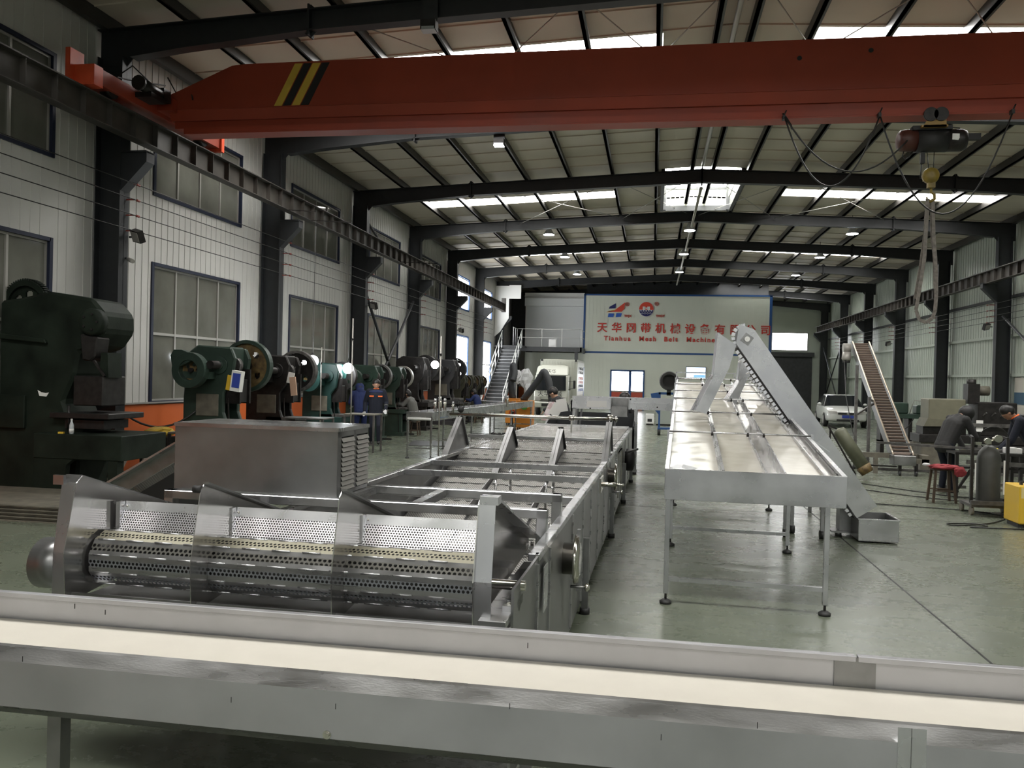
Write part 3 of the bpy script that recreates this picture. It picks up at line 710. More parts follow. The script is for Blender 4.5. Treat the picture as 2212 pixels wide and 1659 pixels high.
# high-bay lamps under the roof
hb = thing('high_bay_lamp', 'x', 'lamp', (0, 0, 0))
P('reflector', SHUT, hb, ('lathe', [(.06, .26), (.09, .20), (.20, .02), (.22, 0), (.20, -.002)], (0, 0, 0), (0, 0, 1), 20))
P('lamp_body', ALU, hb, ('lathe', [(.05, .22), (.06, .24), (.06, .36), (.02, .40)], (0, 0, 0), (0, 0, 1), 12)); P('diffuser', LAMPM, hb, ('tube', (0, 0, -.012), (0, 0, -.002), .20, 20)); P('hanger', GREYS, hb, ('tube', (0, 0, .38), (0, 0, .66), .01, 6))
pos = [(x, y) for y in (31.3, 37.1, 43.2) for x in (XAP-.06, -4.0, 6.85)]
lab = {0: 'under the ridge', 1: 'left of the ridge', 2: 'right of the ridge'}
row = ['in the nearest lit row', 'in the middle lit row', 'in the farthest lit row']
for i, (x, y) in enumerate(pos):
    l = 'round glowing high bay lamp %s, %s' % (lab[i % 3], row[i//3]); z = rtop(x)-.46 - (.12 if i % 3 == 0 else 0)
    if i == 0: hb.location = (x, y, z); hb['label'] = l; hb['group'] = 'high bay lamps'; MWh = hb
    else: dup(hb, (x, y, z), 0, l, 'high bay lamps')
def flood(x, y, z, label, lit, tilt=0.):
    t = thing('floodlight', label, 'floodlight', (x, y, z))
    P('housing', IRON, t, ('box', x-.12, x+.12, y-.09, y+.09, z, z+.15)); P('bracket', BLACKS, t, ('box', x-.13, x+.13, y-.01, y+.01, z+.15, z+.50))
    P('lens', LAMPM if lit else pm('unlit_lens', (.35, .37, .38), .2), t, ('box', x-.11, x+.11, y-.10, y+.08, z-.01, z+.002), ('box', x-.10, x+.10, y-.095, y-.09, z, z+.04))
flood(-3.55, 12.56, 7.17, 'unlit square floodlight hanging under the nearest roof beam', False)
flood(-3.60, 18.80, 7.12, 'small square floodlight with a glowing lens under the second roof beam', True)
def colflood(x, y, z, label, s=1):
    t = thing('wall_floodlight', label, 'floodlight', (x, y, z))
    R = Matrix.Rotation(.5, 3, 'X') @ Matrix.Rotation(-.5*s, 3, 'Z')
    P('lamp_housing', IRON, t, ('obox', (x, y, z), (.24, .10, .20), R)); P('lens', ALU, t, ('obox', V((x, y, z))+R @ V((0, -.055, 0)), (.20, .012, .16), R)); P('bracket', BLACKS, t, ('bar', (x, y+.03, z), (x-.22*s, y+.1, z), .03))
colflood(-8.55, 12.75, 4.05, 'small grey floodlight on the nearest left column')
colflood(-8.55, 24.75, 3.95, 'small grey floodlight on the third left column above the press row')
colflood(-8.55, 36.7, 3.9, 'small dark floodlight on a far left column beside the first bright window')
colflood(11.1, 30.6, 3.95, 'grey floodlight on the near right column', -1)
colflood(11.1, 42.6, 3.9, 'dark floodlight on a far right column', -1)
cm = thing('security_camera', 'small white tube security camera on the nearest left column', 'camera', (-8.6, 12.75, 3.62))
P('camera_body', ALU, cm, ('tube', (-8.68, 12.7, 3.66), (-8.50, 12.55, 3.60), .035, 12)); P('mount', BLACKS, cm, ('bar', (-8.77, 12.75, 3.68), (-8.66, 12.72, 3.66), .03))

t = thing('ridge_conduit', 'pale galvanised pipe running along under the roof ridge between two purlins', 'pipe', (XAP, 6, 7.9))
P('pipe', ALU, t, ('tube', (XAP, 6, 8.02), (XAP, 24.4, 8.02), .05, 10)); P('pipe', ALU, t, ('tube', (XAP, 25.0, 7.50), (XAP, 50, 7.50), .045, 10))
for y in (15, 21, 27.5, 33.5, 39.5, 45.5): P('pipe_hanger', GREYS, t, ('box', XAP-.01, XAP+.01, y-.01, y+.01, 7.50 if y > 24 else 8.0, 8.17))
# ================================================================== foreground belt conveyor
def bolt(x, y, z, par, ax=(0, -1, 0), r=.009, mat=None):
    a = V(ax); p = V((x, y, z))
    return P('bolt', mat or STEELP, par, ('tube', p, p+a*.004, r*1.25, 12), ('tube', p+a*.004, p+a*.011, r*.85, 6))
t = thing('belt_conveyor', 'long stainless conveyor with a cream belt crossing the bottom of the picture', 'conveyor', (-.8, 2.75, 0))
X0, X1 = -4.2, 2.6
def lipped(yo, yi, z0, z1, x0, x1, s):
    """folded side sheet: outer face yo, top lip rolled inwards to yi"""
    m = MB(); d = .003
    m.box(x0, x1, min(yo, yo+s*d), max(yo, yo+s*d), z0, z1)
    m.box(x0, x1, min(yo, yi), max(yo, yi), z1-d, z1)
    m.box(x0, x1, min(yi-d, yi), max(yi-d, yi), z1-.02, z1)
    return m
fy_, ry_ = 2.475, 3.115
P('side_panel', CONV, t, ('box', X0, X1, fy_, fy_+.003, .705, .856))
P('top_flange', STEEL, t, ('yz', [(fy_, .856), (fy_+.040, .893), (fy_+.055, .896), (fy_+.055, .870), (fy_+.052, .870), (fy_+.052, .891), (fy_+.042, .889), (fy_+.003, .855)], X0, X1))
P('side_panel_flange', STEEL, t, ('yz', [(fy_-.001, .705), (fy_+.022, .676), (fy_+.05, .676), (fy_+.05, .680), (fy_+.024, .680), (fy_+.003, .707)], X0, X1))
lipped(ry_, ry_-.028, .70, .90, X0, .728, -1).build('side_panel', CONV, t, .003)
lipped(ry_, ry_-.028, .70, .90, .736, X1, -1).build('side_panel', CONV, t, .003)
P('splice_plate', STEELD, t, ('box', .66, .80, ry_-.010, ry_-.003, .72, .89))
P('belt', BELT, t, ('box', X0, X1, fy_+.03, ry_-.012, .770, .785))
P('belt_return', BELTW, t, ('box', X0, X1, fy_+.05, ry_-.05, .705, .715))
P('wear_strip', BELTW, t, ('box', X0, X1, fy_+.006, fy_+.03, .78, .805))
for x in (-1.98, 1.6):
    for y in ((fy_+.035, ry_-.06) if x > 0 else (fy_+.035,)):
        P('leg', STEELD, t, ('box', x, x+.05, y, y+.05, .04, .70)); P('levelling_foot', RUB, t, ('tube', (x+.025, y+.025, 0), (x+.025, y+.025, .045), .045, 16))
    P('cross_rail', STEELD, t, ('box', x+.01, x+.04, fy_+.08, ry_-.06, .2, .24))
bolt(-.975, fy_, .718, t, r=.011); bolt(1.02, fy_, .73, t, r=.011); bolt(-2.45, fy_, .727, t, r=.011)
# splice weld and sheet joint on the front panel
P('weld_patch', STEELB, t, ('box', .70, .775, fy_-.002, fy_, .705, .90)); P('sheet_joint', STEELD, t, ('box', .735, .7365, fy_-.0035, fy_, .70, .90))
# scuffs: small dark scratches on sheet
for i, (x, z) in enumerate(((-2.35, .845), (-2.05, .86), (-.95, .80), (-.4, .85), (.05, .80), (.32, .86), (-1.3, .79))):
    P('scratch_mark', BLK, t, ('box', x, x+.002, fy_-.001, fy_, z, z+.018))
for x, z in ((-2.2, .83), (-.44, .83), (-2.34, .845)): P('scratch_mark', BLK, t, ('box', x, x+.003, ry_-.0045, ry_-.0030, z, z+.02))

# ================================================================== belt washing machine (local frame: x 0 = right rail, y forward)
W = thing('belt_washer', 'long stainless washing machine with open tank, perforated belt and dividers behind the foreground conveyor', 'machine', (-.56, 3.6, 0), -.016)
def pw(name, mat, *ops, bevel=0., par=None): return P(name, mat, par or W, *ops, bevel=bevel, local=True)
def mw(m, name, mat, par=None, bevel=0.): return m.build(name, mat, par or W, bevel, local=True)
TL, TR, TZ = -1.85, 0.0, .95
# tank shell
m = MB(); m.box(TR-.012, TR, -.08, 12.4, .10, TZ-.01); mw(m, 'tank_side', STEELD)
m = MB(); m.box(TL, TL+.012, .9, 12.4, .10, TZ-.01); mw(m, 'tank_side', STEELD)
pw('tank_bottom', STEELD, ('box', TL, TR, .9, 12.4, .10, .11)); pw('tank_end', STEELD, ('box', TL, TR, 12.39, 12.4, .1, .95), ('box', TL, TR, 6.55, 6.56, .1, .93))
pw('top_rail', STEELM, ('box', TR-.055, TR+.004, .62, 12.4, TZ-.04, TZ), bevel=.003); pw('top_rail', STEELM, ('box', TL-.004, TL+.055, .9, 12.4, TZ-.04, TZ), bevel=.003)
# lower front ledge rail beside the discharge head
pw('ledge_rail', STEELM, ('yz', [(-.20, .80), (.95, .80), (.95, .835), (-.20, .835)], -.13, -.012), ('yz', [(.55, .83), (.95, .83), (.66, .95), (.62, .95)], -.02, 0), bevel=.003)
pw('ledge_rail', STEELD, ('box', -.13, -.12, -.2, .95, .6, .80))
# side panel seams, doors and the two round clamp covers
for y in (.55, 1.0, 2.15, 2.9, 3.6, 4.4, 5.2, 6.1, 7.2, 8.4, 9.6, 10.8): pw('panel_seam', STEEL, ('box', TR, TR+.012, y, y+.02, .12, .91))
for y in (.15, 2.95, 6.2, 9.0, 11.6):
    pw('leg', STEELD, ('box', TR+.004, TR+.055, y, y+.05, .04, .6)); pw('levelling_foot', RUB, ('tube', (TR+.03, y+.025, 0), (TR+.03, y+.025, .05), .04, 14))
for x, y in ((TL-.01, 6.2), (TL-.01, 9.0), (TL-.01, 11.6), (TL-.01, 3.2)):
    pw('leg', STEELD, ('box', x-.05, x, y, y+.05, .04, .6)); pw('levelling_foot', RUB, ('tube', (x-.025, y+.025, 0), (x-.025, y+.025, .05), .04, 14))
pw('rating_label', STEELB, ('box', TR+.012, TR+.016, .72, .88, .62, .86))
for y, z in ((1.72, .70), (5.85, .76)):
    c = pw('round_hatch', STEELP, ('lathe', [(.10, 0), (.10, .07), (.155, .072), (.158, .082), (.15, .10), (.08, .108)], (TR, y, z), (1, 0, 0), 36))
    pw('hatch_clamp', STEELD, ('box', TR+.085, TR+.105, y-.02, y+.02, z-.20, z+.19), ('tube', (TR+.05, y-.03, z-.17), (TR+.15, y-.03, z-.17), .009, 8), par=W)
    pw('clamp_knob', STEELP, ('lathe', [(.008, 0), (.024, .006), (.026, .02), (.012, .032)], (TR+.14, y-.03, z-.17), (1, 0, 0), 16))
pw('drain_shaft', STEELP, ('tube', (TR, 4.55, .83), (TR+.16, 4.55, .83), .022, 12), ('tube', (TR+.16, 4.55, .83), (TR+.24, 4.55, .83), .013, 12), ('box', TR+.012, TR+.03, 4.40, 4.72, .76, .90))
for y in (7.4, 8.1): pw('pipe_frame', STEELP, ('box', TR+.02, TR+.04, y, y+.02, .3, .9), ('box', TR+.02, TR+.04, 7.4, 8.1, .88, .9))
pw('pump_casing', BLK, ('lathe', [(.10, 0), (.17, .02), (.17, .12), (.08, .15)], (TR+.02, 9.4, .62), (1, 0, 0), 24), ('tube', (TR+.06, 8.8, .78), (TR+.2, 9.5, .78), .02, 8))
# cross bars over the tank
for y in (2.68, 4.0, 4.92):
    pw('cross_bar', STEELM, ('box', TL+.05, TR-.05, y, y+.045, TZ-.05, TZ+.004), bevel=.003)
for x, y in ((-.92, 4.0), (-.45, 4.0), (-.95, 4.92), (-.50, 4.92)):
    pw('spray_pipe', STEEL, ('tube', (x, y+.02, .62), (x, y+.02, .91), .012, 10), ('tube', (x, y+.02, .915), (x, y+.02, .93), .02, 10)); pw('spray_nozzle', STEELB, ('sphere', (x-.01, y+.0, .72), .014, 8)); pw('spray_nozzle', STEELB, ('sphere', (x-.01, y+.0, .86), .014, 8))

# ---- discharge head: slatted belt turning over the end shaft
DR, DYc, DZc = .135, .10, .915
def perf(name, mat, a, b_, c, d, par=None): m = MB(); m.quad(a, b_, c, d); return mw(m, name, mat, par)
xl, xr = -2.08, -.19
lanes = [(-2.06, -1.47), (-1.45, -.80), (-.78, -.19)]
BEIGES = pm('beige_top_light_slat', (.44, .42, .33), .36, .85)
# slats: polygon facets round the head
ang = [118, 84, 50, 16, -20, -56, -92]
pts = [(DYc - DR*math.cos(math.radians(a)), DZc + DR*math.sin(math.radians(a))) for a in ang]
for i in range(len(pts)-1):
    (ya, za), (yb, zb) = pts[i], pts[i+1]
    mat = [PERF_T, PERF_T, PERF_D, PERF_F, PERF_F, PERF_F][i]  # one belt; light and shade by facing are put into the slat colours
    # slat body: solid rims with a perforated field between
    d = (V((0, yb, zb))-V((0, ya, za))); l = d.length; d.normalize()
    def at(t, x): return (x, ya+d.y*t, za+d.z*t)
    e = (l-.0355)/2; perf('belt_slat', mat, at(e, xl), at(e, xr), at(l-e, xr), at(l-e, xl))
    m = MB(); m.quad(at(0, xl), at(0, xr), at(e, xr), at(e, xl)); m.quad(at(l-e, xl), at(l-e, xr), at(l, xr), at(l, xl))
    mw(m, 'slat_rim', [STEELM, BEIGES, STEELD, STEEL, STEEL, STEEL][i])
    # hinge knuckles
    x = xl+.02
    while x < xr-.08:
        p = V(at(l, x)); pw('hinge_pin', STEELB, ('tube', p, p+V((.09, 0, 0)), .0045, 6)); x += .15
pw('head_shaft', STEELP, ('tube', (-2.35, DYc, DZc), (.02, DYc, DZc), .022, 16))
pw('head_drum', STEELD, ('tube', (xl+.01, DYc, DZc), (xr-.01, DYc, DZc), DR-.035, 28))
# belt climbing from the tank to the head
def lerp(a, b_, t): return a+(b_-a)*t
b0, b1 = (.16, 1.045), (1.9, .30)
perf('belt_carrying_run', PERF_D, (xl+.1, b1[0], b1[1]), (xr, b1[0], b1[1]), (xr, b0[0], b0[1]), (xl+.1, b0[0], b0[1]))
# upright perforated screens behind the head, one per lane
for a, b_ in ((-2.13, -1.78), (-1.74, -1.47), (-1.43, -1.14), (-1.10, -.80), (-.78, -.56), (-.52, -.165)): pass
for a, b_ in lanes:
    a += .0; y0_, z0_, z1_ = .17, 1.035, 1.175
    perf('screen_plate', PERF_S, (a, y0_, z0_), (b_, y0_, z0_), (b_, y0_+.035, z1_-.045), (a, y0_+.035, z1_-.045))
    pw('screen_flange', STEELB, ('prism', [(a, y0_+.035, z1_-.045), (b_, y0_+.035, z1_-.045), (b_, y0_+.047, z1_), (a, y0_+.047, z1_)], (0, .002, 0)), ('box', a-.022, a, y0_+.0, y0_+.04, z0_, z1_))
    for z in (1.06, 1.10, 1.15): pw('rivet', STEELP, ('sphere', (a+.012, y0_+.01+(z-z0_)*.25, z), .006, 8))
# dividers
def divider(x, outer=0):
    prof = [(-.02, .76), (-.16, .76), (-.175, .98), (-.10, 1.30), (-.06, 1.33), (.55, 1.13), (1.28, .90), (1.28, .84), (.35, .80)]
    name = 'divider_plate'
    d = pw(name, DIVS, ('yz', prof, x-.002, x+.002))
    if outer:
        s = -1 if outer < 0 else 1
        xs_ = (x, x+.075) if outer > 0 else (x-.075, x)
        pw('divider_flange', STEELM, ('yz', [(-.10, 1.295), (-.075, 1.335), (-.06, 1.335), (1.28, .905), (1.28, .90), (-.07, 1.325), (-.095, 1.29)], *xs_))
        pw('front_post', STEELM, ('yz', [(-.155, .72), (-.15, .98), (-.10, 1.30), (-.096, 1.30), (-.145, .98), (-.15, .72)], *xs_))
    else:
        pw('divider_flange', STEELD, ('yz', [(-.08, 1.335), (1.28, .905), (1.28, .895), (-.08, 1.325)], x-.002, x+.028))
    return d
divider(-1.46); divider(-.79)
d = divider(-2.10, -1); d = divider(-.16, 1)
pw('corner_tab', STEELM, ('box', -2.215, -2.16, -.11, -.095, 1.29, 1.335)); pw('corner_tab', STEELB, ('box', -.155, -.075, -.10, -.03, 1.30, 1.335))
pw('corner_tab', BLK, ('tube', (-1.50, -.09, 1.30), (-1.46, -.09, 1.30), .018, 10))
# dark cross tray under the head
pw('drip_tray', STEELD, ('box', -2.2, -.12, -.10, .5, .70, .715), ('box', -2.2, -.12, -.12, -.11, .70, .79))
pw('bearing_block', STEELM, ('tube', (-.03, DYc-.03, DZc-.06), (.0, DYc-.03, DZc-.06), .045, 20), ('box', -.045, .0, DYc-.09, DYc+.05, .83, .87), ('box', -.055, -.01, DYc-.15, DYc-.11, .80, .86))
bolt(-.03, DYc-.12, .86, W).matrix_parent_inverse = Matrix.Identity(4)
# geared motor drum at the left end
pw('gear_motor_cover', STEELD, ('tube', (-2.44, .12, .86), (-2.26, .12, .86), .125, 36), ('tube', (-2.445, .12, .86), (-2.44, .12, .86), .115, 36))
# base frame carrying the blower housing: two portal frames
for y in (1.25, 1.93):
    z = 1.075
    pw('frame_beam', STEELM, ('box', -2.52, -.05, y, y+.07, z-.055, z), bevel=.004)
    pw('frame_post', STEELM, ('box', -.115, -.05, y, y+.07, .86, z), bevel=.004); pw('post_foot', STEELM, ('box', -.15, -.02, y-.01, y+.08, .84, .86)); pw('foot_bolt', STEELP, ('tube', (-.135, y+.01, .86), (-.135, y+.01, .885), .01, 8))
    pw('frame_post', STEELM, ('box', -2.52, -2.455, y, y+.07, .04, z), bevel=.004)
for x in (-2.52, -1.40, -.9): pw('frame_tie', STEEL, ('box', x, x+.06, 1.32, 1.93, 1.02, 1.07))
for x in (-1.85, -1.22): pw('weld_bracket', STEELB, ('box', x, x+.05, 1.235, 1.25, 1.02, 1.072))
# ---- second lift: dividers, screens and belt climbing out of the tank
q0, q1 = (2.45, .20), (6.42, .965)
for a, b_ in ((-1.80, -1.22), (-1.19, -.62), (-.59, -.05)):
    for k in range(9):
        t0, t1 = k/9, (k+.93)/9
        A = (lerp(q0[0], q1[0], t0), lerp(q0[1], q1[1], t0)); B = (lerp(q0[0], q1[0], t1), lerp(q0[1], q1[1], t1))
        perf('lift_belt_slat', PERF_D, (a, *A), (b_, *A), (b_, *B), (a, *B))
    m = MB(); k = 0
    for j in range(22):
        t0 = (j+.5)/22; p = (lerp(q0[0], q1[0], t0), lerp(q0[1], q1[1], t0)+.006); x = a+.03+(j % 2)*.06
        while x < b_-.08: m.box(x, x+.07, p[0]-.006, p[0]+.006, p[1]-.002, p[1]+.003); x += .13
    mw(m, 'belt_hinges', STEEL)['kind'] = 'stuff'
    perf('screen_plate', PERF_S if False else PERF_D, (a+.03, 6.44, .975), (b_-.03, 6.44, .975), (b_-.03, 6.62, 1.09), (a+.03, 6.62, 1.09))
pw('lift_belt_frame', BLK, ('prism', [(TL+.02, q0[0], q0[1]-.05), (TL+.02, q1[0], q1[1]-.05), (TR-.02, q1[0], q1[1]-.05), (TR-.02, q0[0], q0[1]-.05)], (0, 0, .01)))  # coloured black to stand in for the shade inside the tank
pw('screen_rail', STEEL, ('box', TL+.04, TR-.05, 6.62, 6.66, 1.08, 1.12))
for i, x in enumerate((-1.84, -1.205, -.605, -.03)):
    o = i in (0, 3); zt = 1.37 if o else 1.27
    prof = [(5.35, .80), (6.25, zt-.02), (6.32, zt), (6.42, zt-.03), (6.70, .97), (6.35, .93), (4.2, .52), (4.0, .60)]
    pw('lift_divider', STEELD, ('yz', prof, x-.004, x+.004))
    pw('lift_divider_flange', STEELD, ('yz', [(5.35, .80), (6.25, zt-.02), (6.28, zt-.02), (5.40, .80)], x-.035, x+.035), ('yz', [(6.32, zt), (6.70, .97), (6.68, .97), (6.29, zt)], x-.03, x+.03))
pw('polished_shaft', STEELP, ('tube', (-2.0, 6.40, 1.375), (.06, 6.40, 1.375), .020, 16)); pw('shaft_collar', STEELP, ('tube', (-.52, 6.4, 1.375), (-.46, 6.4, 1.375), .032, 16), ('box', -.50, -.48, 6.39, 6.41, 1.2, 1.37)); pw('shaft_bearing', STEELP, ('tube', (-.06, 6.4, 1.385), (.0, 6.4, 1.385), .045, 16), ('tube', (.03, 6.4, 1.375), (.05, 6.4, 1.375), .035, 16))
# flat cover sheets of the next section
COVER = pm('film_covered_sheet', (.30, .29, .27), .22, .35, noise=.12, nscale=3, rn=.08, stretch=(.5, 3, 1), bump=.08, bscale=10)
for k in range(8):
    y = 6.75+k*.70; pw('cover_sheet', COVER, ('box', TL+.02, TR-.07, y, y+.685, .925, .940))
pw('cover_bead', STEELB, ('box', TL+.02, TR-.06, 8.0, 8.02, .942, .955), ('box', TL+.02, TR-.06, 12.3, 12.34, .94, .97))

# blower / control housing on the frame
bxT = thing('louvred_housing', 'large plain stainless box housing with louvres on its right side, left of the washer tank', 'machine housing', (-2.35, 5.0, 1.08), -.016)
Rz = Matrix.Rotation(-.016, 4, 'Z'); off = V((-.56, 3.6, 0))
HOUS = pm('dull_mottled_steel', (.30, .30, .30), .32, .9, noise=.20, nscale=2.5, rn=.04)
LOUV = pm('dull_louvre_steel', (.30, .29, .27), .5, .7)
LOUVDUMMY = 0
def bx(name, mat, m, bevel=0.):
    o = m.build(name, mat, bxT, bevel); o.data.transform(Matrix.Translation(off) @ Rz); return o
HL, HR, HF, HB, HZ0, HZ1 = -2.50, -1.385, 1.33, 1.87, 1.078, 1.50
m = MB(); m.box(HL, HR, HF, HF+.002, HZ0, HZ1); bx('front_panel', HOUS, m)
m = MB(); m.box(HL, HR, HB-.002, HB, HZ0, HZ1); bx('rear_panel', STEELM, m)
m = MB(); m.box(HL, HL+.002, HF, HB, HZ0, HZ1); bx('left_panel', STEELM, m)
m = MB(); m.box(HL-.006, HR+.006, HF-.006, HB+.006, HZ1, HZ1+.004); m.box(HL-.006, HR+.006, HF-.006, HF-.003, HZ1-.02, HZ1); m.box(HR+.003, HR+.006, HF-.006, HB+.006, HZ1-.02, HZ1); bx('lid', STEELM, m)
m = MB(); m.box(HL, HR, HF, HB, HZ0-.003, HZ0); bx('base_panel', STEELD, m)
ys_ = [HF, HF+.06, HF+.27, HF+.32, HF+.53, HB]
m = MB(); m.box(HR-.002, HR, ys_[0], ys_[1], HZ0, HZ1); m.box(HR-.002, HR, ys_[2], ys_[3], HZ0, HZ1); m.box(HR-.002, HR, ys_[4], ys_[5], HZ0, HZ1); m.box(HR-.002, HR, HF, HB, HZ1-.055, HZ1); m.box(HR-.002, HR, HF, HB, HZ0, HZ0+.02); bx('louvred_panel', STEELD, m)
for c0, c1 in ((ys_[1], ys_[2]), (ys_[3], ys_[4])):
    for k in range(11):
        z = HZ0+.025+k*.0305
        m = MB(); m.prism([(HR-.002, c0, z+.026), (HR+.010, c0, z+.003), (HR+.012, c0, z+.003), (HR, c0, z+.028)], (0, c1-c0, 0)); bx('louvre', LOUV, m)
m = MB(); m.box(HR-.012, HR-.010, HF+.05, HB-.03, HZ0, HZ1-.03); bx('louvre_backing', BLK, m)

# inclined side conveyor rising behind the housing
t = thing('inclined_side_conveyor', 'dull steel inclined conveyor with dark mesh belt rising behind the louvred housing', 'conveyor', (-4.2, 6.3, 0))
P('side_plate', STEELD, t, ('xz', [(-4.45, .70), (-3.55, 1.24), (-3.55, 1.36), (-4.5, .80)], 6.2, 6.22)); P('side_plate', STEELD, t, ('xz', [(-4.45, .70), (-3.55, 1.24), (-3.55, 1.36), (-4.5, .80)], 6.75, 6.77))
P('top_flange', STEELM, t, ('xz', [(-4.5, .80), (-3.55, 1.36), (-3.55, 1.375), (-4.51, .815)], 6.10, 6.22))
P('mesh_belt', perforated('dark_mesh', (.06, .06, .065), .02, .005, .5, .6), t, ('quad', (-4.45, 6.23, .72), (-3.55, 6.23, 1.26), (-3.55, 6.74, 1.26), (-4.45, 6.74, .72)))
P('chain_guard', BLK, t, ('xz', [(-4.40, .66), (-3.45, 1.22), (-3.45, .80), (-3.9, .62)], 6.23, 6.26))
for x, h_ in ((-4.35, .74), (-3.65, 1.15)): P('leg', STEELD, t, ('box', x, x+.05, 6.3, 6.35, 0, h_)); P('leg', STEELD, t, ('box', x, x+.05, 6.65, 6.70, 0, h_))

# ---- third section at the far end of the washer with a cross conveyor over it
t = thing('discharge_hopper', 'dark steel hopper with a slanted bright plate beyond the washer cover sheets', 'hopper', (-1.2, 17.6, 0))
P('hopper_side', BLACKS, t, ('yz', [(16.3, .10), (18.4, .10), (18.4, 1.12), (16.9, 1.22), (16.3, .95)], -.36, -.33)); P('hopper_side', BLACKS, t, ('yz', [(16.3, .10), (18.4, .10), (18.4, 1.0), (16.9, 1.0), (16.3, .9)], -2.10, -2.07))
P('hopper_back', BLACKS, t, ('box', -2.1, -.33, 18.38, 18.4, .1, 1.12)); P('hopper_front', STEELD, t, ('box', -2.1, -.33, 16.3, 16.32, .1, .9))
P('slanted_plate', STEELB, t, ('prism', [(-2.22, 16.9, .98), (-2.10, 16.9, .98), (-1.97, 17.1, 1.36), (-2.09, 17.1, 1.36)], (0, .02, 0)))
P('inner_slope', IRON, t, ('prism', [(-2.05, 16.5, .86), (-.36, 16.5, .86), (-.36, 18.3, .55), (-2.05, 18.3, .55)], (0, 0, .02)))
for x in (-1.55, -1.47, -.75): P('upright', STEELD, t, ('bar', (x, 17.2, .86), (x+.05, 17.2, 1.26), .04))
t = thing('cross_conveyor', 'stainless belt conveyor on legs crossing behind the washer towards the picking table', 'conveyor', (-.5, 16.5, 0))
Y = 16.5
P('side_plate', STEELB, t, ('box', -1.56, -.80, Y, Y+.01, 1.26, 1.50), ('box', -1.56, .9, Y-.02, Y+.0, 1.49, 1.51)); P('side_plate', STEELB, t, ('box', -.47, .95, Y, Y+.01, 1.27, 1.50), ('box', -.47, .95, Y-.03, Y, 1.395, 1.41))
P('side_plate', STEELM, t, ('box', -1.56, .95, Y+.5, Y+.51, 1.27, 1.50)); P('belt', BELTW, t, ('box', -1.5, .95, Y+.02, Y+.5, 1.44, 1.455))
P('feed_box', STEELD, t, ('box', -.79, -.46, Y-.18, Y-.17, 1.14, 1.33), ('box', -.79, -.78, Y-.18, Y+.1, 1.14, 1.49), ('box', -.47, -.46, Y-.18, Y+.1, 1.14, 1.49), ('box', -.79, -.46, Y-.18, Y+.1, 1.13, 1.14), ('box', -.79, -.46, Y-.02, Y-.01, 1.14, 1.49))
P('cover_patch', WHITE, t, ('box', -1.27, -.88, Y-.012, Y-.002, 1.30, 1.42))
for x in (-1.55, -.34, .62):
    for dy in (0, .46): P('leg', STEELM, t, ('box', x, x+.06, Y+dy, Y+dy+.06, .05, 1.27)); P('levelling_foot', RUB, t, ('tube', (x+.03, Y+dy+.03, 0), (x+.03, Y+dy+.03, .05), .04, 12))
for x, z in ((-.42, 1.47), (-.40, 1.28), (-1.2, 1.27), (.1, 1.33), (.5, 1.32)): bolt(x, Y, z, t, r=.012, mat=BLK)

# ================================================================== picking table (sloping, three belt lanes)
T = thing('picking_table', 'long stainless picking table with three cream belt lanes rising away, right of centre', 'table', (.13, 7.02, 0), -.036)
def pt_(name, mat, *ops, bevel=0.): return P(name, mat, T, *ops, bevel=bevel, local=True)
SL = .09; TLn = 8.5
def zz(y): return 1.075+SL*y
def slab(x0, x1, y0, y1, dz0, dz1): return ('add', [(x, y, zz(y)+d) for x, y, d in ((x0, y0, dz0), (x1, y0, dz0), (x1, y1, dz0), (x0, y1, dz0), (x0, y0, dz1), (x1, y0, dz1), (x1, y1, dz1), (x0, y1, dz1))], [(0,3,2,1),(4,5,6,7),(0,1,5,4),(1,2,6,5),(2,3,7,6),(3,0,4,7)])
pt_('front_panel', STEELM, ('box', -.01, 1.41, -.012, 0, .872, 1.125), ('box', -.01, 1.41, 0, .018, 1.118, 1.125), bevel=.002)
pt_('side_panel', STEELM, slab(-.012, 0, 0, TLn, -.16, .05)); pt_('side_panel', STEELM, slab(1.40, 1.412, 0, TLn, -.16, .05))
GL = pm('glossy_cream_belt', (.50, .47, .40), .16, noise=.04, nscale=5, rn=.05)
STG = pm('glossy_sheet', (.52, .50, .47), .16, .55, noise=.1, nscale=3, rn=.06, stretch=(.4, 2.5, 1))
for i, (a, b_) in enumerate(((.012, .43), (.475, .80), (.985, 1.26))): pt_('belt_lane', GL, slab(a, b_, .012, TLn-.02, -.02, 0))
pt_('waste_channel', STG, slab(.83, .955, .012, TLn, -.05, -.035)); pt_('waste_channel', STG, slab(1.30, 1.395, .012, TLn, -.03, -.01))
for x in (.43, .80, .955, 1.26): pt_('lane_divider', STEELM, slab(x, x+.012, .012, TLn, -.06, .03))
pt_('lane_rail', STEELM, slab(.445, .470, .012, TLn, .03, .045)); pt_('lane_rail', STEELM, slab(1.375, 1.40, .012, TLn, .03, .05)); pt_('lane_rail', STEELM, slab(0, .022, .012, TLn, .035, .05))
for y in (1.98, 3.68, 5.2, 6.3, 7.4, 8.45):
    z = zz(y)+.065
    pt_('cross_rod', STEELM, ('tube', (-.03, y, z), (1.43, y, z), .010, 8)); 
    for x in (.44, .80, .96): pt_('rod_clamp', IRON, ('tube', (x-.012, y, z-.03), (x-.012, y, z+.012), .013, 8))
    pt_('rod_bracket', STEELM, ('box', -.035, -.012, y-.02, y+.02, z-.10, z+.015)); pt_('rod_bracket', STEELM, ('box', 1.41, 1.435, y-.02, y+.02, z-.10, z+.015))
for x in (-.02, .5, 1.0, 1.40): pt_('end_post', STEELM, ('box', x, x+.02, TLn, TLn+.02, 1.6, 2.02))
pt_('end_rail', STEELM, ('box', -.02, 1.42, TLn, TLn+.02, 2.0, 2.02))
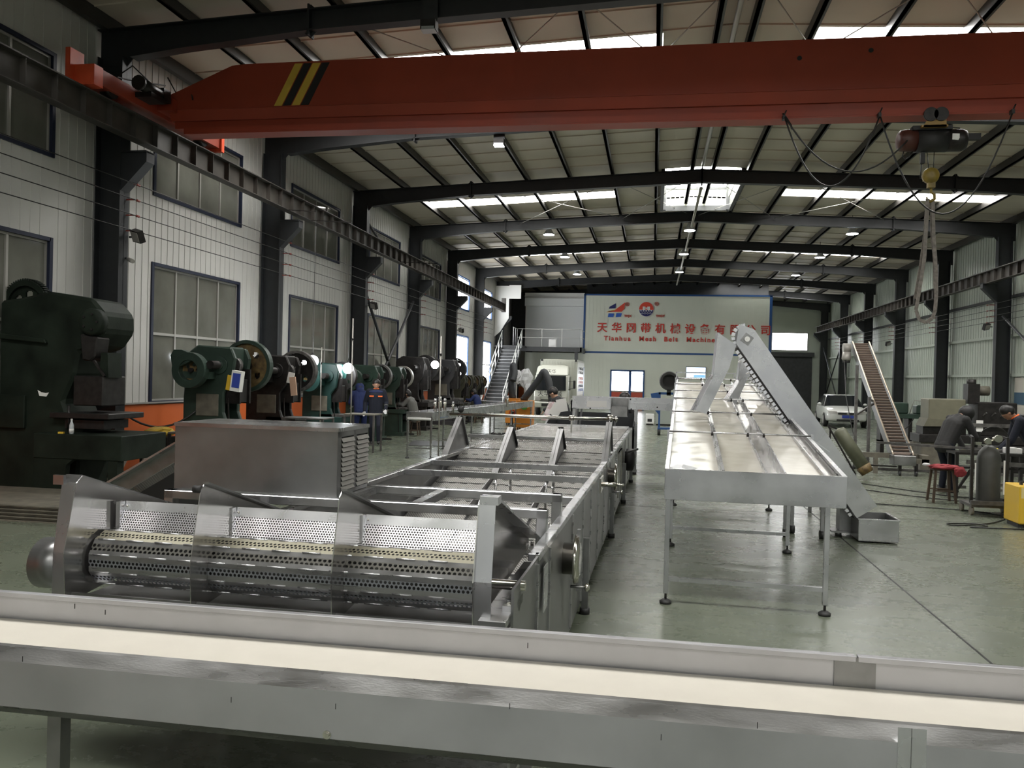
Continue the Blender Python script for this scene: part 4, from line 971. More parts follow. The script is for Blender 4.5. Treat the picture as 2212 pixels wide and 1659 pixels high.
for y, xs_ in ((.02, (0, 1.255)), (2.5, (0, 1.255)), (5.6, (0, 1.36)), (8.3, (0, 1.36))):
    for x in xs_:
        zt_ = .875 if y < 1 else zz(y)-.15
        pt_('leg', STEELM, ('box', x, x+.04, y, y+.04, .085, zt_), bevel=.002); pt_('foot_stem', IRON, ('tube', (x+.02, y+.02, .03), (x+.02, y+.02, .09), .010, 8)); pt_('levelling_foot', RUB, ('lathe', [(.048, 0), (.050, .02), (.022, .04)], (x+.02, y+.02, 0), (0, 0, 1), 16))
    pt_('cross_rail', STEELM, ('box', xs_[0]+.04, xs_[1], y, y+.04, .19, .225))
pt_('crumpled_film', PLASTIC, ('add', [(.03, .10, 1.10), (.12, .06, 1.13), (.20, .12, 1.10), (.26, .20, 1.12), (.18, .28, 1.115), (.08, .26, 1.14), (.02, .20, 1.11), (.14, .17, 1.15)], [(0,1,7),(1,2,7),(2,3,7),(3,4,7),(4,5,7),(5,6,7),(6,0,7)]))

# ================================================================== inclined slat elevators with chutes
def elevator(name, label, p0, p1, hw, y0, dep, plate, cap=True, box=True):
    """p0 top, p1 bottom as (x, z) centre of the side plate"""
    t = thing(name, label, 'elevator conveyor', (p1[0], y0, 0))
    A, B = Vector((p0[0], 0, p0[1])), Vector((p1[0], 0, p1[1])); d = (B-A).normalized(); n = Vector((-d.z, 0, d.x))
    if n.x < 0: n = -n      # n points up-right
    def q(c, s, a=0): v = c + n*s + d*a; return (v.x, v.z)
    poly = [q(A, -hw, .0), q(A, hw*.2, -.17), q(A, hw, -.02), q(B, hw), q(B, -hw)]
    P('side_plate', plate, t, ('xz', poly, y0, y0+.006)); P('side_plate', STEELD, t, ('xz', poly, y0+dep, y0+dep+.006))
    L_ = (B-A).length
    m = MB()
    u = -hw-.02
    # belt on the return side: dark band and rows of bright slat ends
    a0, a1 = q(A, u, .05), q(B, u, 0)
    m.prism([(a0[0], y0+.012, a0[1]), (a1[0], y0+.012, a1[1]), (q(B, u+.012)[0], y0+.012, q(B, u+.012)[1]), (q(A, u+.012, .05)[0], y0+.012, q(A, u+.012, .05)[1])], (0, dep-.02, 0))
    m.build('return_belt', BLK, t)
    m = MB(); k = .10
    Rm = Matrix((d, Vector((0, 1, 0)), n)).transposed()
    while k < L_-.03:
        c = A + d*k + n*(u-.022); P('slat_end', STEELB, t, ('obox', (c.x, y0+.035, c.z), (.040, .060, .035), Rm))
        if int(k/.058) % 3 == 0: P('cleat', STEELB, t, ('obox', (c.x, y0+dep*.5+.05, c.z), (.012, dep*.8, .05), Rm))
        k += .058
    m = MB(); s0, s1 = q(A, hw, .02), q(B, hw, 0)
    m.prism([(s0[0], y0+.01, s0[1]), (s1[0], y0+.01, s1[1]), (s1[0]-.01, y0+.01, s1[1]-.01), (s0[0]-.01, y0+.01, s0[1]-.01)], (0, dep-.01, 0)); m.build('carrying_belt', STEELD, t)
    # chain teeth over the head
    for j in range(6):
        a = math.radians(100+j*22); c = A + Vector((math.cos(a), 0, math.sin(a)))*(hw+.01); P('slat_end', STEELB, t, ('obox', (c.x, y0+.05, c.z), (.04, .07, .035), Matrix.Rotation(-(a), 3, 'Y')))
    c = A + d*.03
    P('bearing_plate', STEELD, t, ('obox', (c.x, y0-.006, c.z), (.115, .012, .115), Matrix.Rotation(.6, 3, 'Y')))
    P('bearing', STEELP, t, ('tube', (c.x, y0-.035, c.z), (c.x, y0, c.z), .032, 16), ('tube', (c.x, y0-.045, c.z), (c.x, y0-.03, c.z), .014, 12))
    return t, A, B, d, n, q
e1, A, B, d_, n_, q_ = elevator('slat_elevator', 'steep stainless slat elevator rising left over the picking table, nearer of the pair', (1.09, 2.40), (2.53, .36), .135, 10.4, .42, STEELM)
e1['label'] = 'steep bright stainless slat elevator rising left over the picking table'
P('weld_seam', STEELB, e1, ('obox', (1.98, 10.395, 1.13), (.27, .006, .010), Matrix.Rotation(.60-.0, 3, 'Y') @ Matrix.Rotation(-PI/2*0, 3, 'Y')))
for x, z, y in ((2.05, .9, 10.5), (1.75, 1.3, 10.8)): P('leg', STEELD, e1, ('bar', (x, y, 0.06), (x, y, z), .04)); P('caster', RUB, e1, ('tube', (x-.03, y, .05), (x+.03, y, .05), .05, 14))
P('leg', STEELD, e1, ('bar', (1.62, 10.5, .08), (1.62, 10.5, 1.3), .04)); P('caster', RUB, e1, ('tube', (1.60, 10.5, .05), (1.64, 10.5, .05), .05, 14))
P('pedestal', STEELD, e1, ('box', 2.30, 2.45, 10.75, 10.95, .05, .45), ('box', 2.2, 2.42, 10.7, 10.95, .05, .07), ('tube', (2.3, 10.8, 0), (2.3, 10.8, .06), .04, 10))
t = thing('loading_hopper', 'small open stainless loading box at the foot of the bright elevator', 'hopper', (2.66, 10.6, 0))
m = MB(); m.box(2.44, 2.88, 10.38, 10.386, .03, .28); m.build('front_panel', STEELM, t); P('back_panel', STEELD, t, ('box', 2.44, 2.88, 10.98, 10.986, .03, .28)); P('side_panel', STEELD, t, ('box', 2.435, 2.44, 10.38, 10.986, .03, .28)); P('side_panel', STEELD, t, ('box', 2.88, 2.885, 10.38, 10.986, .03, .28)); P('bottom_panel', STEELD, t, ('box', 2.44, 2.88, 10.38, 10.98, .02, .03))
P('rim', STEELB, t, ('box', 2.425, 2.895, 10.365, 10.38, .275, .287), ('box', 2.885, 2.90, 10.365, 11.0, .275, .287)); P('foot', RUB, t, ('box', 2.5, 2.56, 10.5, 10.56, 0, .02)); P('foot', RUB, t, ('box', 2.76, 2.82, 10.5, 10.56, 0, .02))
e2, *_ = elevator('slat_elevator', 'shorter dull slat elevator behind the bright one, above the picking table', (1.42, 2.12), (2.62, .62), .09, 12.6, .35, STEELD)
P('leg', STEELD, e2, ('bar', (2.3, 12.7, 0), (2.3, 12.7, .95), .05)); P('leg', STEELD, e2, ('bar', (2.5, 12.9, 0), (2.5, 12.9, .75), .05)); P('guard_rail', STEELM, e2, ('bar', (1.55, 12.55, 2.12), (2.7, 12.55, .72), .05, .08))
def chute(label, y, poly_top, poly_tr, par_e):
    t = thing('discharge_chute', label, 'chute', (poly_tr[1][0], y, poly_tr[1][1]))
    # hopper mouth: front and left sheets
    P('mouth_front', STEELM, t, ('xz', poly_top, y, y+.004)); P('mouth_back', STEELD, t, ('xz', poly_top, y+.34, y+.344))
    a, b_ = poly_top[0], poly_top[-1]
    P('mouth_side', STEELD, t, ('prism', [(a[0], y, a[1]), (a[0]-.004, y, a[1]), (b_[0]-.004, y, b_[1]), (b_[0], y, b_[1])], (0, .34, 0)))
    P('trough_front', STEELM, t, ('xz', poly_tr, y-.004, y)); P('trough_back', STEELD, t, ('xz', poly_tr, y+.2, y+.204))
    p, q = poly_tr[0], poly_tr[1]
    P('trough_side', STEELB, t, ('prism', [(p[0], y, p[1]), (p[0]-.004, y, p[1]), (q[0]-.004, y, q[1]), (q[0], y, q[1])], (-.05, .2, -.01)))
    return t
chute('bright folded steel chute from the elevator head down to the left belt lane', 10.35, [(.76, 2.45), (.98, 2.30), (.90, 2.02), (.74, 1.88), (.72, 1.92)], [(.74, 1.95), (.52, 1.50), (.65, 1.46), (.92, 2.06)], e1)
chute('smaller steel chute from the rear elevator down to the middle belt lane', 12.5, [(1.26, 2.24), (1.44, 2.10), (1.36, 1.92), (1.24, 1.86), (1.22, 1.9)], [(1.28, 1.92), (1.07, 1.57), (1.19, 1.51), (1.38, 1.98)], e2)
# rear leg pair of the foreground conveyor stands beyond the picture's left edge
P('leg', STEELD, bpy.data.objects['belt_conveyor'], ('box', -3.95, -3.90, 3.05, 3.10, .04, .70)); P('levelling_foot', RUB, bpy.data.objects['belt_conveyor'], ('tube', (-3.925, 3.075, 0), (-3.925, 3.075, .045), .045, 16))
# ================================================================== people
def capsule(m, p, q, r0, r1, n=12):
    p, q = V(p), V(q)
    m.sphere(p, r0, n); m.sphere(q, r1, n)
    if (q-p).length > 1e-4: m.tube(p, q, r0, n, r1)
def fused(m, name, mat, par, vox=.014):
    o = m.build(name, mat, par, local=True)
    for f in o.data.polygons: f.use_smooth = True
    r = o.modifiers.new('fuse', 'REMESH'); r.mode = 'VOXEL'; r.voxel_size = vox; r.use_smooth_shade = True
    s = o.modifiers.new('soften', 'SMOOTH'); s.factor = .5; s.iterations = 3
    return o
STAND = dict(pelvis=(0, 0, .93), chest=(0, .01, 1.29), neck=(0, .01, 1.45), head=(0, .03, 1.585), sh=.185, shz=0, shoulder_l=None, shoulder_r=None,
             elbow_l=(-.25, -.01, 1.13), wrist_l=(-.27, .08, .88), elbow_r=(.25, -.01, 1.13), wrist_r=(.27, .08, .88),
             knee_l=(-.10, .03, .50), ankle_l=(-.10, -.02, .10), knee_r=(.10, .03, .50), ankle_r=(.10, -.02, .10), toe=(0, 1))
def person(label, loc, rotz, pose, jacket, trousers, shoes=BLK, hair=HAIR, hat=None, gloves=None, collar=None, skin=SKIN, legs=True, hl=(-.02, .04, -.10), hr=(.02, .04, -.10), scale=1., skip_head=False):
    J = dict(STAND); J.update(pose)
    t = thing('person', label, 'person', loc, rotz); t.scale = (scale,)*3
    g = {k: (V(v) if isinstance(v, tuple) and len(v) == 3 else v) for k, v in J.items()}
    up = (g['neck']-g['pelvis']).normalized(); ctr = g['chest'].lerp(g['neck'], .72)
    side = V((1, 0, 0)) if 'side' not in J else V(J['side']).normalized()
    sl = g['shoulder_l'] or ctr - side*g['sh']; sr = g['shoulder_r'] or ctr + side*g['sh']
    H = g['head']; nk = g['neck']; hd = (H-nk).normalized()
    look = V(J.get('look', (0, 1, 0))).normalized(); hs = look.cross(hd).normalized()
    if hs.length < .1: hs = side
    # body: one continuous surface (neck, head with face, arms, hands, torso core)
    m = MB()
    capsule(m, g['pelvis'], g['chest'], .10, .12); capsule(m, g['chest'], nk, .10, .055); capsule(m, nk, H-hd*.04, .052, .06)
    m.sphere(H+hd*.02, .098, 16, (.88, 1.0, 1.12)); m.sphere(H-hd*.055+look*.025, .062, 12); m.sphere(H+look*.095-hd*.01, .017, 8); m.sphere(H+look*.088-hd*.028, .02, 8)
    m.sphere(H+look*.080-hd*.062, .022, 8)
    for s in (-1, 1): m.sphere(H+hs*s*.084-hd*.01, .022, 8); m.sphere(H+look*.078+hs*s*.032+hd*.022, .016, 8)
    for s_, e, w_, hv in ((sl, g['elbow_l'], g['wrist_l'], hl), (sr, g['elbow_r'], g['wrist_r'], hr)):
        capsule(m, s_, e, .045, .038); capsule(m, e, w_, .038, .026)
    for L_ in ('l', 'r'):
        capsule(m, g['pelvis']+side*(-.08 if L_ == 'l' else .08), g['knee_'+L_], .07, .045); capsule(m, g['knee_'+L_], g['ankle_'+L_], .045, .032)
    def hand(mm, w_, hv):
        hv = V(hv); ln = hv.length; f = hv.normalized(); s_ = f.cross(V((0, 0, 1))); s_ = s_.normalized() if s_.length > .2 else V((0, 1, 0)); nn = s_.cross(f)
        pc = w_+f*.045
        for k in (-1, 0, 1): capsule(mm, w_+f*.01+s_*k*.012, w_+f*.075+s_*k*.022, .017, .015, 8)
        for k, L1 in ((-1.5, .055), (-.5, .068), (.5, .064), (1.5, .05)):
            a = w_+f*.075+s_*k*.019; b_ = a+f*L1*.55+nn*.006; c = b_+f*L1*.35+nn*.022; capsule(mm, a, b_, .0095, .0088, 8); capsule(mm, b_, c, .0088, .0075, 8)
        a = w_+f*.02+s_*.024; b_ = a+s_*.03+f*.025; c = b_+f*.03+nn*.008; capsule(mm, a, b_, .0115, .010, 8); capsule(mm, b_, c, .010, .0085, 8)
    if not gloves:
        hand(m, g['wrist_l'], hl); hand(m, g['wrist_r'], hr)
    fused(m, 'body', skin, t, .009 if not gloves else .012)
    if gloves:
        for w_, hv in ((g['wrist_l'], hl), (g['wrist_r'], hr)):
            m = MB(); hand(m, w_, hv); capsule(m, w_-V(hv).normalized()*.02, w_+V(hv).normalized()*.02, .031, .028, 8); fused(m, 'glove', gloves, t, .008)
    for s in (-1, 1):
        m = MB(); m.sphere(H+look*.093+hs*s*.032+hd*.018, .009, 8, (1.2, .8, .6)); m.build('eye', BLK, t, local=True)
    m = MB(); m.sphere(H+look*.099-hd*.062, .012, 8, (1.6, .6, .4)); m.build('mouth', pm('lips', (.30, .10, .08), .6), t, local=True)
    if hair:
        m = MB(); m.sphere(H+hd*.052-look*.014, .106, 16, (.94, 1.02, .96)); m.sphere(H-look*.045, .095, 14, (.95, .8, 1)); fused(m, 'hair', hair, t, .012)
    if hat: hat(t, H, hd, look, hs)
    # jacket
    m = MB()
    P_, C_ = g['pelvis'], g['chest']
    capsule(m, P_, C_, .135, .15); capsule(m, C_, nk-up*.04, .15, .10)
    for s in (-1, 1):
        capsule(m, P_+side*s*.055+up*.0, C_+side*s*.070, .125, .130); capsule(m, C_+side*s*.07, ctr+side*s*.10, .130, .085)
    capsule(m, P_-up*.06-side*.06, P_-up*.06+side*.06, .125, .125)
    for s_, e, w_ in ((sl, g['elbow_l'], g['wrist_l']), (sr, g['elbow_r'], g['wrist_r'])):
        capsule(m, s_, e, .072, .060); capsule(m, e, e.lerp(w_, .92), .058, .046)
    capsule(m, ctr, nk+up*.0, .09, .062)
    fused(m, 'jacket', jacket, t, .014)
    if collar:
        m = MB(); m.lathe2([(.075, -.02), (.082, .02), (.068, .035), (.06, -.02)], nk+up*.005, up, 20); m.build('collar', collar, t, local=True)
    if legs:
        m = MB(); capsule(m, P_-side*.06-up*.01, P_+side*.06-up*.01, .118, .118)
        for L_ in ('l', 'r'):
            s = -1 if L_ == 'l' else 1
            capsule(m, P_+side*s*.085-up*.03, g['knee_'+L_], .098, .070); capsule(m, g['knee_'+L_], g['ankle_'+L_]+V((0, 0, .01)), .068, .058)
        fused(m, 'trousers', trousers, t, .014)
        tx, ty = g['toe']
        for L_ in ('l', 'r'):
            a = g['ankle_'+L_]; m = MB(); capsule(m, (a.x-tx*.04, a.y-ty*.04, a.z-.045), (a.x+tx*.13, a.y+ty*.13, a.z-.055), .045, .04, 10); capsule(m, (a.x, a.y, a.z-.04), (a.x, a.y, a.z+.03), .045, .045, 10)
            fused(m, 'shoe', shoes, t, .012)
    return t

# man walking towards the camera
wm = person('person in navy overalls with orange collar and chest patches, white gloves, walking towards the camera', (-7.0, 20.6, 0), PI+.30,
    dict(chest=(0, .02, 1.28), head=(0, .05, 1.57), neck=(0, .02, 1.44), elbow_l=(-.27, -.02, 1.12), wrist_l=(-.25, .16, .93), elbow_r=(.27, -.05, 1.12), wrist_r=(.28, .05, .88),
         knee_l=(-.09, .16, .52), ankle_l=(-.09, .10, .14), knee_r=(.10, .0, .50), ankle_r=(.10, -.16, .11)), NAVYD, NAVYD, gloves=GLOVE, collar=ORC, hl=(0, .05, -.09), hr=(.01, .02, -.10))
m = MB(); m.sphere((0, .03, 1.38), .16, 16, (1.35, .74, .42)); o = fused(m, 'shoulder_yoke', NAVY, wm, .016)
for x in (-.11, .11): P('chest_patch', ORC, wm, ('box', x-.055, x+.055, .145, .158, 1.255, 1.29), local=True)
m = MB(); m.lathe2([(.056, -.01), (.057, .01), (.05, .01), (.05, -.01)], (-.262, .06, 1.03), (0, .5, -.6), 12); m.build('arm_band', GREYC, wm, local=True)

# welder in blue hooded suit with his back turned
def hood(mat):
    def f(t, H, hd, look, hs):
        m = MB(); m.sphere(H+hd*.02, .125, 16); m.sphere(H-hd*.10, .12, 14); fused(m, 'hood', mat, t, .014)
    return f
person('person in a blue hooded work suit bending at the press row, back turned', (-7.62, 21.2, 0), .5,
    dict(pelvis=(0, 0, .88), chest=(0, .12, 1.20), neck=(0, .18, 1.36), head=(0, .24, 1.46), elbow_l=(-.25, .24, 1.05), wrist_l=(-.16, .45, 1.0), elbow_r=(.25, .24, 1.05), wrist_r=(.16, .45, 1.0)),
    BLUEC, BLUEC, hat=hood(BLUEC), gloves=GLOVE)
# seated press operator in light grey jacket
def stool(name, label, cat_loc, h, mat=WOOD, w_=.30, group=None):
    x, y = cat_loc; t = thing(name, label, 'stool', (x, y, 0), group=group)
    P('seat', mat, t, ('box', x-w_/2, x+w_/2, y-w_*.4, y+w_*.4, h-.035, h))
    for sx in (-1, 1):
        for sy in (-1, 1): P('leg', mat, t, ('bar', (x+sx*w_*.5, y+sy*w_*.45, 0), (x+sx*w_*.38, y+sy*w_*.32, h-.035), .035))
    P('stretcher', mat, t, ('bar', (x-w_*.42, y-w_*.40, h*.35), (x+w_*.42, y-w_*.40, h*.35), .025)); P('stretcher', mat, t, ('bar', (x-w_*.42, y+w_*.40, h*.35), (x+w_*.42, y+w_*.40, h*.35), .025))
    return t
SIT = dict(pelvis=(0, 0, .55), chest=(0, .10, .92), neck=(0, .17, 1.08), head=(0, .24, 1.20), elbow_l=(-.24, .28, .88), wrist_l=(-.16, .50, .92), elbow_r=(.24, .28, .88), wrist_r=(.16, .50, .92),
           knee_l=(-.14, .42, .52), ankle_l=(-.14, .36, .10), knee_r=(.14, .42, .52), ankle_r=(.14, .36, .10))
stool('work_stool', 'small wooden stool under the seated grey jacketed person', (-7.12, 24.6), .44)
person('person in a light grey jacket and black trousers seated leaning over a press', (-7.12, 24.6, 0), PI/2-.1, SIT, GREYC, BLACKC, scale=1.04)
stool('work_stool', 'small wooden stool under the far person in blue', (-6.75, 32.4), .42)
person('distant person in blue seated at the last small presses', (-6.75, 32.4, 0), PI/2-.2, SIT, BLUEC, BLACKC)
# person in black cap reading sheets of paper behind the washer
def cap(t, H, hd, look, hs):
    m = MB(); m.sphere(H+hd*.055, .108, 16, (1, 1, .8)); capsule(m, H+hd*.05+look*.08, H+hd*.04+look*.15, .03, .015, 8); fused(m, 'cap', BLACKC, t, .012)
pr_ = person('person in black cap and jacket leaning over papers behind the hopper', (-1.95, 19.0, 0), 1.25,
    dict(pelvis=(0, -.05, .86), chest=(0, .10, 1.22), neck=(0, .22, 1.38), head=(0, .30, 1.50), look=(0, .6, -.8), elbow_l=(-.26, .28, 1.10), wrist_l=(-.15, .46, 1.12), elbow_r=(.26, .28, 1.10), wrist_r=(.13, .46, 1.10)), BLACKC, BLACKC, hat=cap, scale=1.0)
for i, (x, y, z, a, lb) in enumerate(((-1.93, 16.95, 1.20, .5, 'white paper sheet hanging from the hopper edge, lower one'), (-1.80, 16.85, 1.30, -.2, 'white paper sheet fixed on the hopper corner, upper one'))):
    m = MB(); R = Matrix.Rotation(a, 3, 'Y'); m.obox((x, y, z), (.21, .004, .26), R); tag(m.build('paper_sheet', PAPER), lb, 'paper')
# person bent down behind the cross conveyor: only the dark back of the helmet shows
def helmet(mat):
    def f(t, H, hd, look, hs):
        m = MB(); m.sphere(H+hd*.03, .135, 18, (1, 1, 1.02)); fused(m, 'welding_helmet', mat, t, .012)
        P('visor', BLK, t, ('obox', H+look*.125, (.11, .02, .08)), local=True)
    return f
person('person in a dark welding helmet crouching behind the cross conveyor', (-.74, 19.0, 0), -2.6,
    dict(pelvis=(0, -.1, .62), chest=(0, .12, 1.05), neck=(0, .22, 1.25), head=(0, .26, 1.42), look=(0, .6, -.7), knee_l=(-.14, .25, .55), knee_r=(.14, .25, .55), elbow_l=(-.26, .30, .98), wrist_l=(-.15, .46, 1.0), elbow_r=(.26, .30, .98), wrist_r=(.15, .46, 1.0)), BLACKC, BLACKC, hat=helmet(IRON), gloves=GLOVEY)
# two welders at the bench on the right
person('person in dark helmet and grey jacket bending over the welding bench, yellow gloves', (5.15, 15.75, 0), -1.15,
    dict(pelvis=(0, -.06, .88), chest=(0, .10, 1.20), neck=(0, .22, 1.34), head=(0, .34, 1.40), look=(0, .7, -.7), elbow_l=(-.22, .36, 1.0), wrist_l=(-.12, .44, .78), elbow_r=(.24, .34, 1.0), wrist_r=(.10, .46, .78)),
    pm('charcoal_jacket', (.022, .022, .022), .85, bump=.3, bscale=30), NAVYD, hat=helmet(BLK), gloves=GLOVEY, hl=(.05, .08, -.02), hr=(-.02, .09, -.02))
person('person with black hair and orange collar bending over the right end of the bench', (6.42, 15.55, 0), 1.35,
    dict(pelvis=(0, -.05, .90), chest=(0, .12, 1.20), neck=(0, .26, 1.36), head=(0, .37, 1.44), look=(0, .6, -.8), elbow_l=(-.22, .34, .98), wrist_l=(-.12, .48, .80), elbow_r=(.24, .30, .96), wrist_r=(.12, .48, .80)),
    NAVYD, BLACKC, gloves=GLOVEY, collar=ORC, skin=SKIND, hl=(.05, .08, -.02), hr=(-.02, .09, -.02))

# ================================================================== power presses along the left wall
def press(name, label, x, y, s, mat, wheel_mat, rim, guard=True, wr=.43, group='power presses along the left wall'):
    t = thing(name, label, 'press', (x, y, 0), 0, group)
    t.scale = (s, s, s)
    def pp(n, mt, *ops, bevel=0.): return P(n, mt, t, *ops, bevel=bevel, local=True)
    # C-shaped cast frame seen from its side (front towards +x), two cheeks
    prof = [(-.55, 0), (.45, 0), (.45, .78), (.28, .82), (.20, 1.05), (.20, 1.40), (.34, 1.58), (.40, 1.98), (.32, 2.16), (-.30, 2.20), (-.50, 2.05), (-.55, 1.3)]
    for yy in (-.30, .22): pp('side_frame', mat, ('xz', prof, yy, yy+.09), bevel=.02)
    pp('back_plate', mat, ('box', -.52, -.30, -.22, .24, .5, 1.9)); pp('crown', mat, ('box', -.40, .30, -.24, .24, 1.86, 2.18), bevel=.03)
    pp('bed', mat, ('box', -.30, .52, -.34, .34, .70, .84), bevel=.01); pp('bolster_plate', IRONL, ('box', -.1, .55, -.30, .30, .84, .90))
    pp('base', mat, ('box', -.62, .50, -.38, .38, 0, .12))
    pp('slide', IRON, ('box', .18, .42, -.13, .13, 1.22, 1.62), bevel=.01); pp('slide_screw', IRONL, ('tube', (.30, 0, 1.55), (.30, 0, 1.82), .06, 14)); pp('slide_guide', IRON, ('box', .15, .45, -.20, -.15, 1.2, 1.8), ('box', .15, .45, .15, .20, 1.2, 1.8))
    pp('crank_shaft', IRON, ('tube', (.12, -.62, 1.86), (.12, .72, 1.86), .07, 16)); pp('connecting_rod', IRONL, ('tube', (.22, -.06, 1.86), (.22, .06, 1.86), .15, 20))
    pp('end_cap', mat, ('tube', (.12, -.34, 1.86), (.12, -.30, 1.86), .15, 24), ('tube', (.12, -.37, 1.86), (.12, -.34, 1.86), .085, 20))
    # flywheel with round openings
    wh = pp('flywheel_rim', rim, ('lathe2', [(wr, -.07), (wr, .07), (wr*.87, .07), (wr*.87, -.07)], (.16, .62, 1.86), (0, 1, 0), 40))
    pp('flywheel_web', wheel_mat, ('disc_holes', (.16, .62, 1.86), (0, 1, 0), wr*.88, .03, [(wr*.55, math.radians(a), wr*.14) for a in (40, 130, 220, 310)])); pp('flywheel_hub', IRON, ('tube', (.16, .50, 1.86), (.16, .72, 1.86), .10, 20))
    if guard:
        pp('belt_guard', mat, ('lathe2', [(.30, -.10), (.30, .06), (.17, .06), (.17, -.10)], (-.22, -.62, 1.76), (0, 1, 0), 36), ('xz', [(-.50, 1.70), (-.56, 2.0), (-.50, 2.10), (-.36, 2.10), (-.05, 1.99), (-.25, 1.88), (-.42, 1.80)], -.70, -.56), bevel=.004)
        pp('small_gear', RUST, ('disc_holes', (-.22, -.58, 1.76), (0, 1, 0), .18, .03, [(.10, math.radians(a), .038) for a in (18, 90, 162, 234, 306)])); pp('small_gear_hub', IRON, ('tube', (-.22, -.66, 1.76), (-.22, -.5, 1.76), .04, 14))
        pp('gear_bracket', mat, ('box', -.40, .05, -.60, -.28, 1.62, 1.74))
    pp('motor', mat, ('tube', (-.42, -.1, 2.0), (-.42, .42, 2.0), .15, 18)) if not guard else pp('cover_plate', DIRTY, ('box', -.30, .12, -.318, -.302, .98, 1.36), bevel=.01)
    pp('pedal_linkage', IRON, ('bar', (.5, -.1, .06), (.8, -.1, .06), .05), ('bar', (.36, -.32, .1), (.30, -.32, 1.3), .02))
    return t
PL = [('power_press', 'green power press nearest the camera with rusty brown flywheel and carton hung on it', -7.75, 14.15, 1.04, GRN, RUST, GRN, True, .47),
      ('power_press', 'black power press, second from the camera, with dark flywheel', -7.80, 16.55, 1.0, IRON, IRON, IRONL, True, .45),
      ('power_press', 'teal power press in front of the third window with dark wheel', -7.75, 19.2, .95, TEAL, IRON, IRON, True, .38),
      ('power_press', 'dark green power press behind the walking person in overalls', -7.8, 22.2, .95, GRN2, IRON, IRONL, True, .38),
      ('power_press', 'green power press with bright flywheel rim beside the seated person', -7.8, 24.4, .95, GRN, IRON, ALU, True, .36),
      ('power_press', 'large black power press towering over the seated person', -7.9, 27.2, 1.12, IRON, IRON, IRON, False, .40),
      ('power_press', 'tall dark grey power press beside the third glowing lamp', -7.7, 30.7, 1.12, pm('dark_grey_machine', (.035, .035, .037), .45), IRON, IRON, True, .40),
      ('power_press', 'small olive press, nearest of the three at the far end', -7.75, 33.0, .86, pm('olive_machine', (.04, .04, .025), .5), RUST, IRON, False, .34),
      ('power_press', 'small olive press, middle of the three at the far end', -7.75, 34.6, .86, pm('olive_machine', (.04, .04, .025), .5), RUST, IRON, False, .34),
      ('power_press', 'small olive press, farthest of the three beside the stairs', -7.75, 36.2, .86, pm('olive_machine', (.04, .04, .025), .5), RUST, IRON, False, .34)]
for a in PL: press(*a)
# carton and papers hung on the presses
c = thing('carton', 'blue and white carton with torn yellow side hung on the nearest green press', 'box', (-7.15, 13.9, 1.5))
P('carton_body', PAPER, c, ('obox', (-7.13, 13.55, 1.66), (.18, .12, .36), Matrix.Rotation(.12, 3, 'Y'))); P('blue_print', BLUEP, c, ('obox', (-7.12, 13.485, 1.67), (.14, .006, .25), Matrix.Rotation(.12, 3, 'Y'))); P('torn_flap', YELB, c, ('obox', (-7.27, 13.53, 1.63), (.09, .02, .26), Matrix.Rotation(.15, 3, 'Y')))
P('carton_tie', CABLE, c, ('bar', (-7.12, 13.6, 1.84), (-7.3, 14.0, 1.95), .012))
c = thing('paper_bag', 'white and pink paper wrapper hanging on the second black press', 'bag', (-7.25, 16.2, 1.5)); P('white_paper', PAPER, c, ('obox', (-7.30, 16.1, 1.72), (.13, .03, .22), Matrix.Rotation(.2, 3, 'Y'))); P('pink_card', PINKP, c, ('obox', (-7.23, 16.08, 1.55), (.13, .03, .38), Matrix.Rotation(-.12, 3, 'Y'))); P('tie', CABLE, c, ('bar', (-7.30, 16.15, 1.8), (-7.42, 16.6, 1.95), .012))
# glowing work lamps hung beside the press row and the thin poles
for x, y, z, lb in ((-7.66, 18.05, 2.10, 'bright round work lamp, left one of the pair above the teal press'), (-7.30, 19.35, 1.96, 'bright round work lamp, right one of the pair, beside the tall thin pole'), (-7.05, 26.6, 2.19, 'bright round work lamp hanging alone before the far tall press')):
    t = thing('work_lamp', lb, 'lamp', (x, y, z)); P('bulb', BULBM, t, ('sphere', (x, y, z), .13, 16)); P('lamp_socket', IRON, t, ('tube', (x, y, z+.10), (x, y, z+.19), .03, 10)); P('hanging_cord', CABLE, t, ('tube', (x, y, z+.19), (x, y, 5.55), .006, 5)); P('cord_arm', IRON, t, ('bar', (x, y, 5.5), (-8.42, y, 5.56), .02))
for x, y, z0, z1, r, mt, lb in ((-7.43, 18.0, 0, 2.42, .012, ALU, 'thin steel pole standing before the teal press'), (-6.70, 18.0, 0, 3.08, .016, ALU, 'tall thin metal pole beside the walking person'), (-4.66, 18.05, 0, 2.72, .016, ALU, 'tall thin pole at the end of the flask conveyor')):
    t = thing('pole', lb, 'pole', (x, y, 0)); P('tube', mt, t, ('tube', (x, y, z0+.02), (x, y, z1), r, 8)); P('foot_plate', IRON, t, ('box', x-.1, x+.1, y-.1, y+.1, 0, .02)); P('clamp', IRON, t, ('tube', (x, y, z1*.84), (x, y, z1*.84+.05), r*1.7, 8))
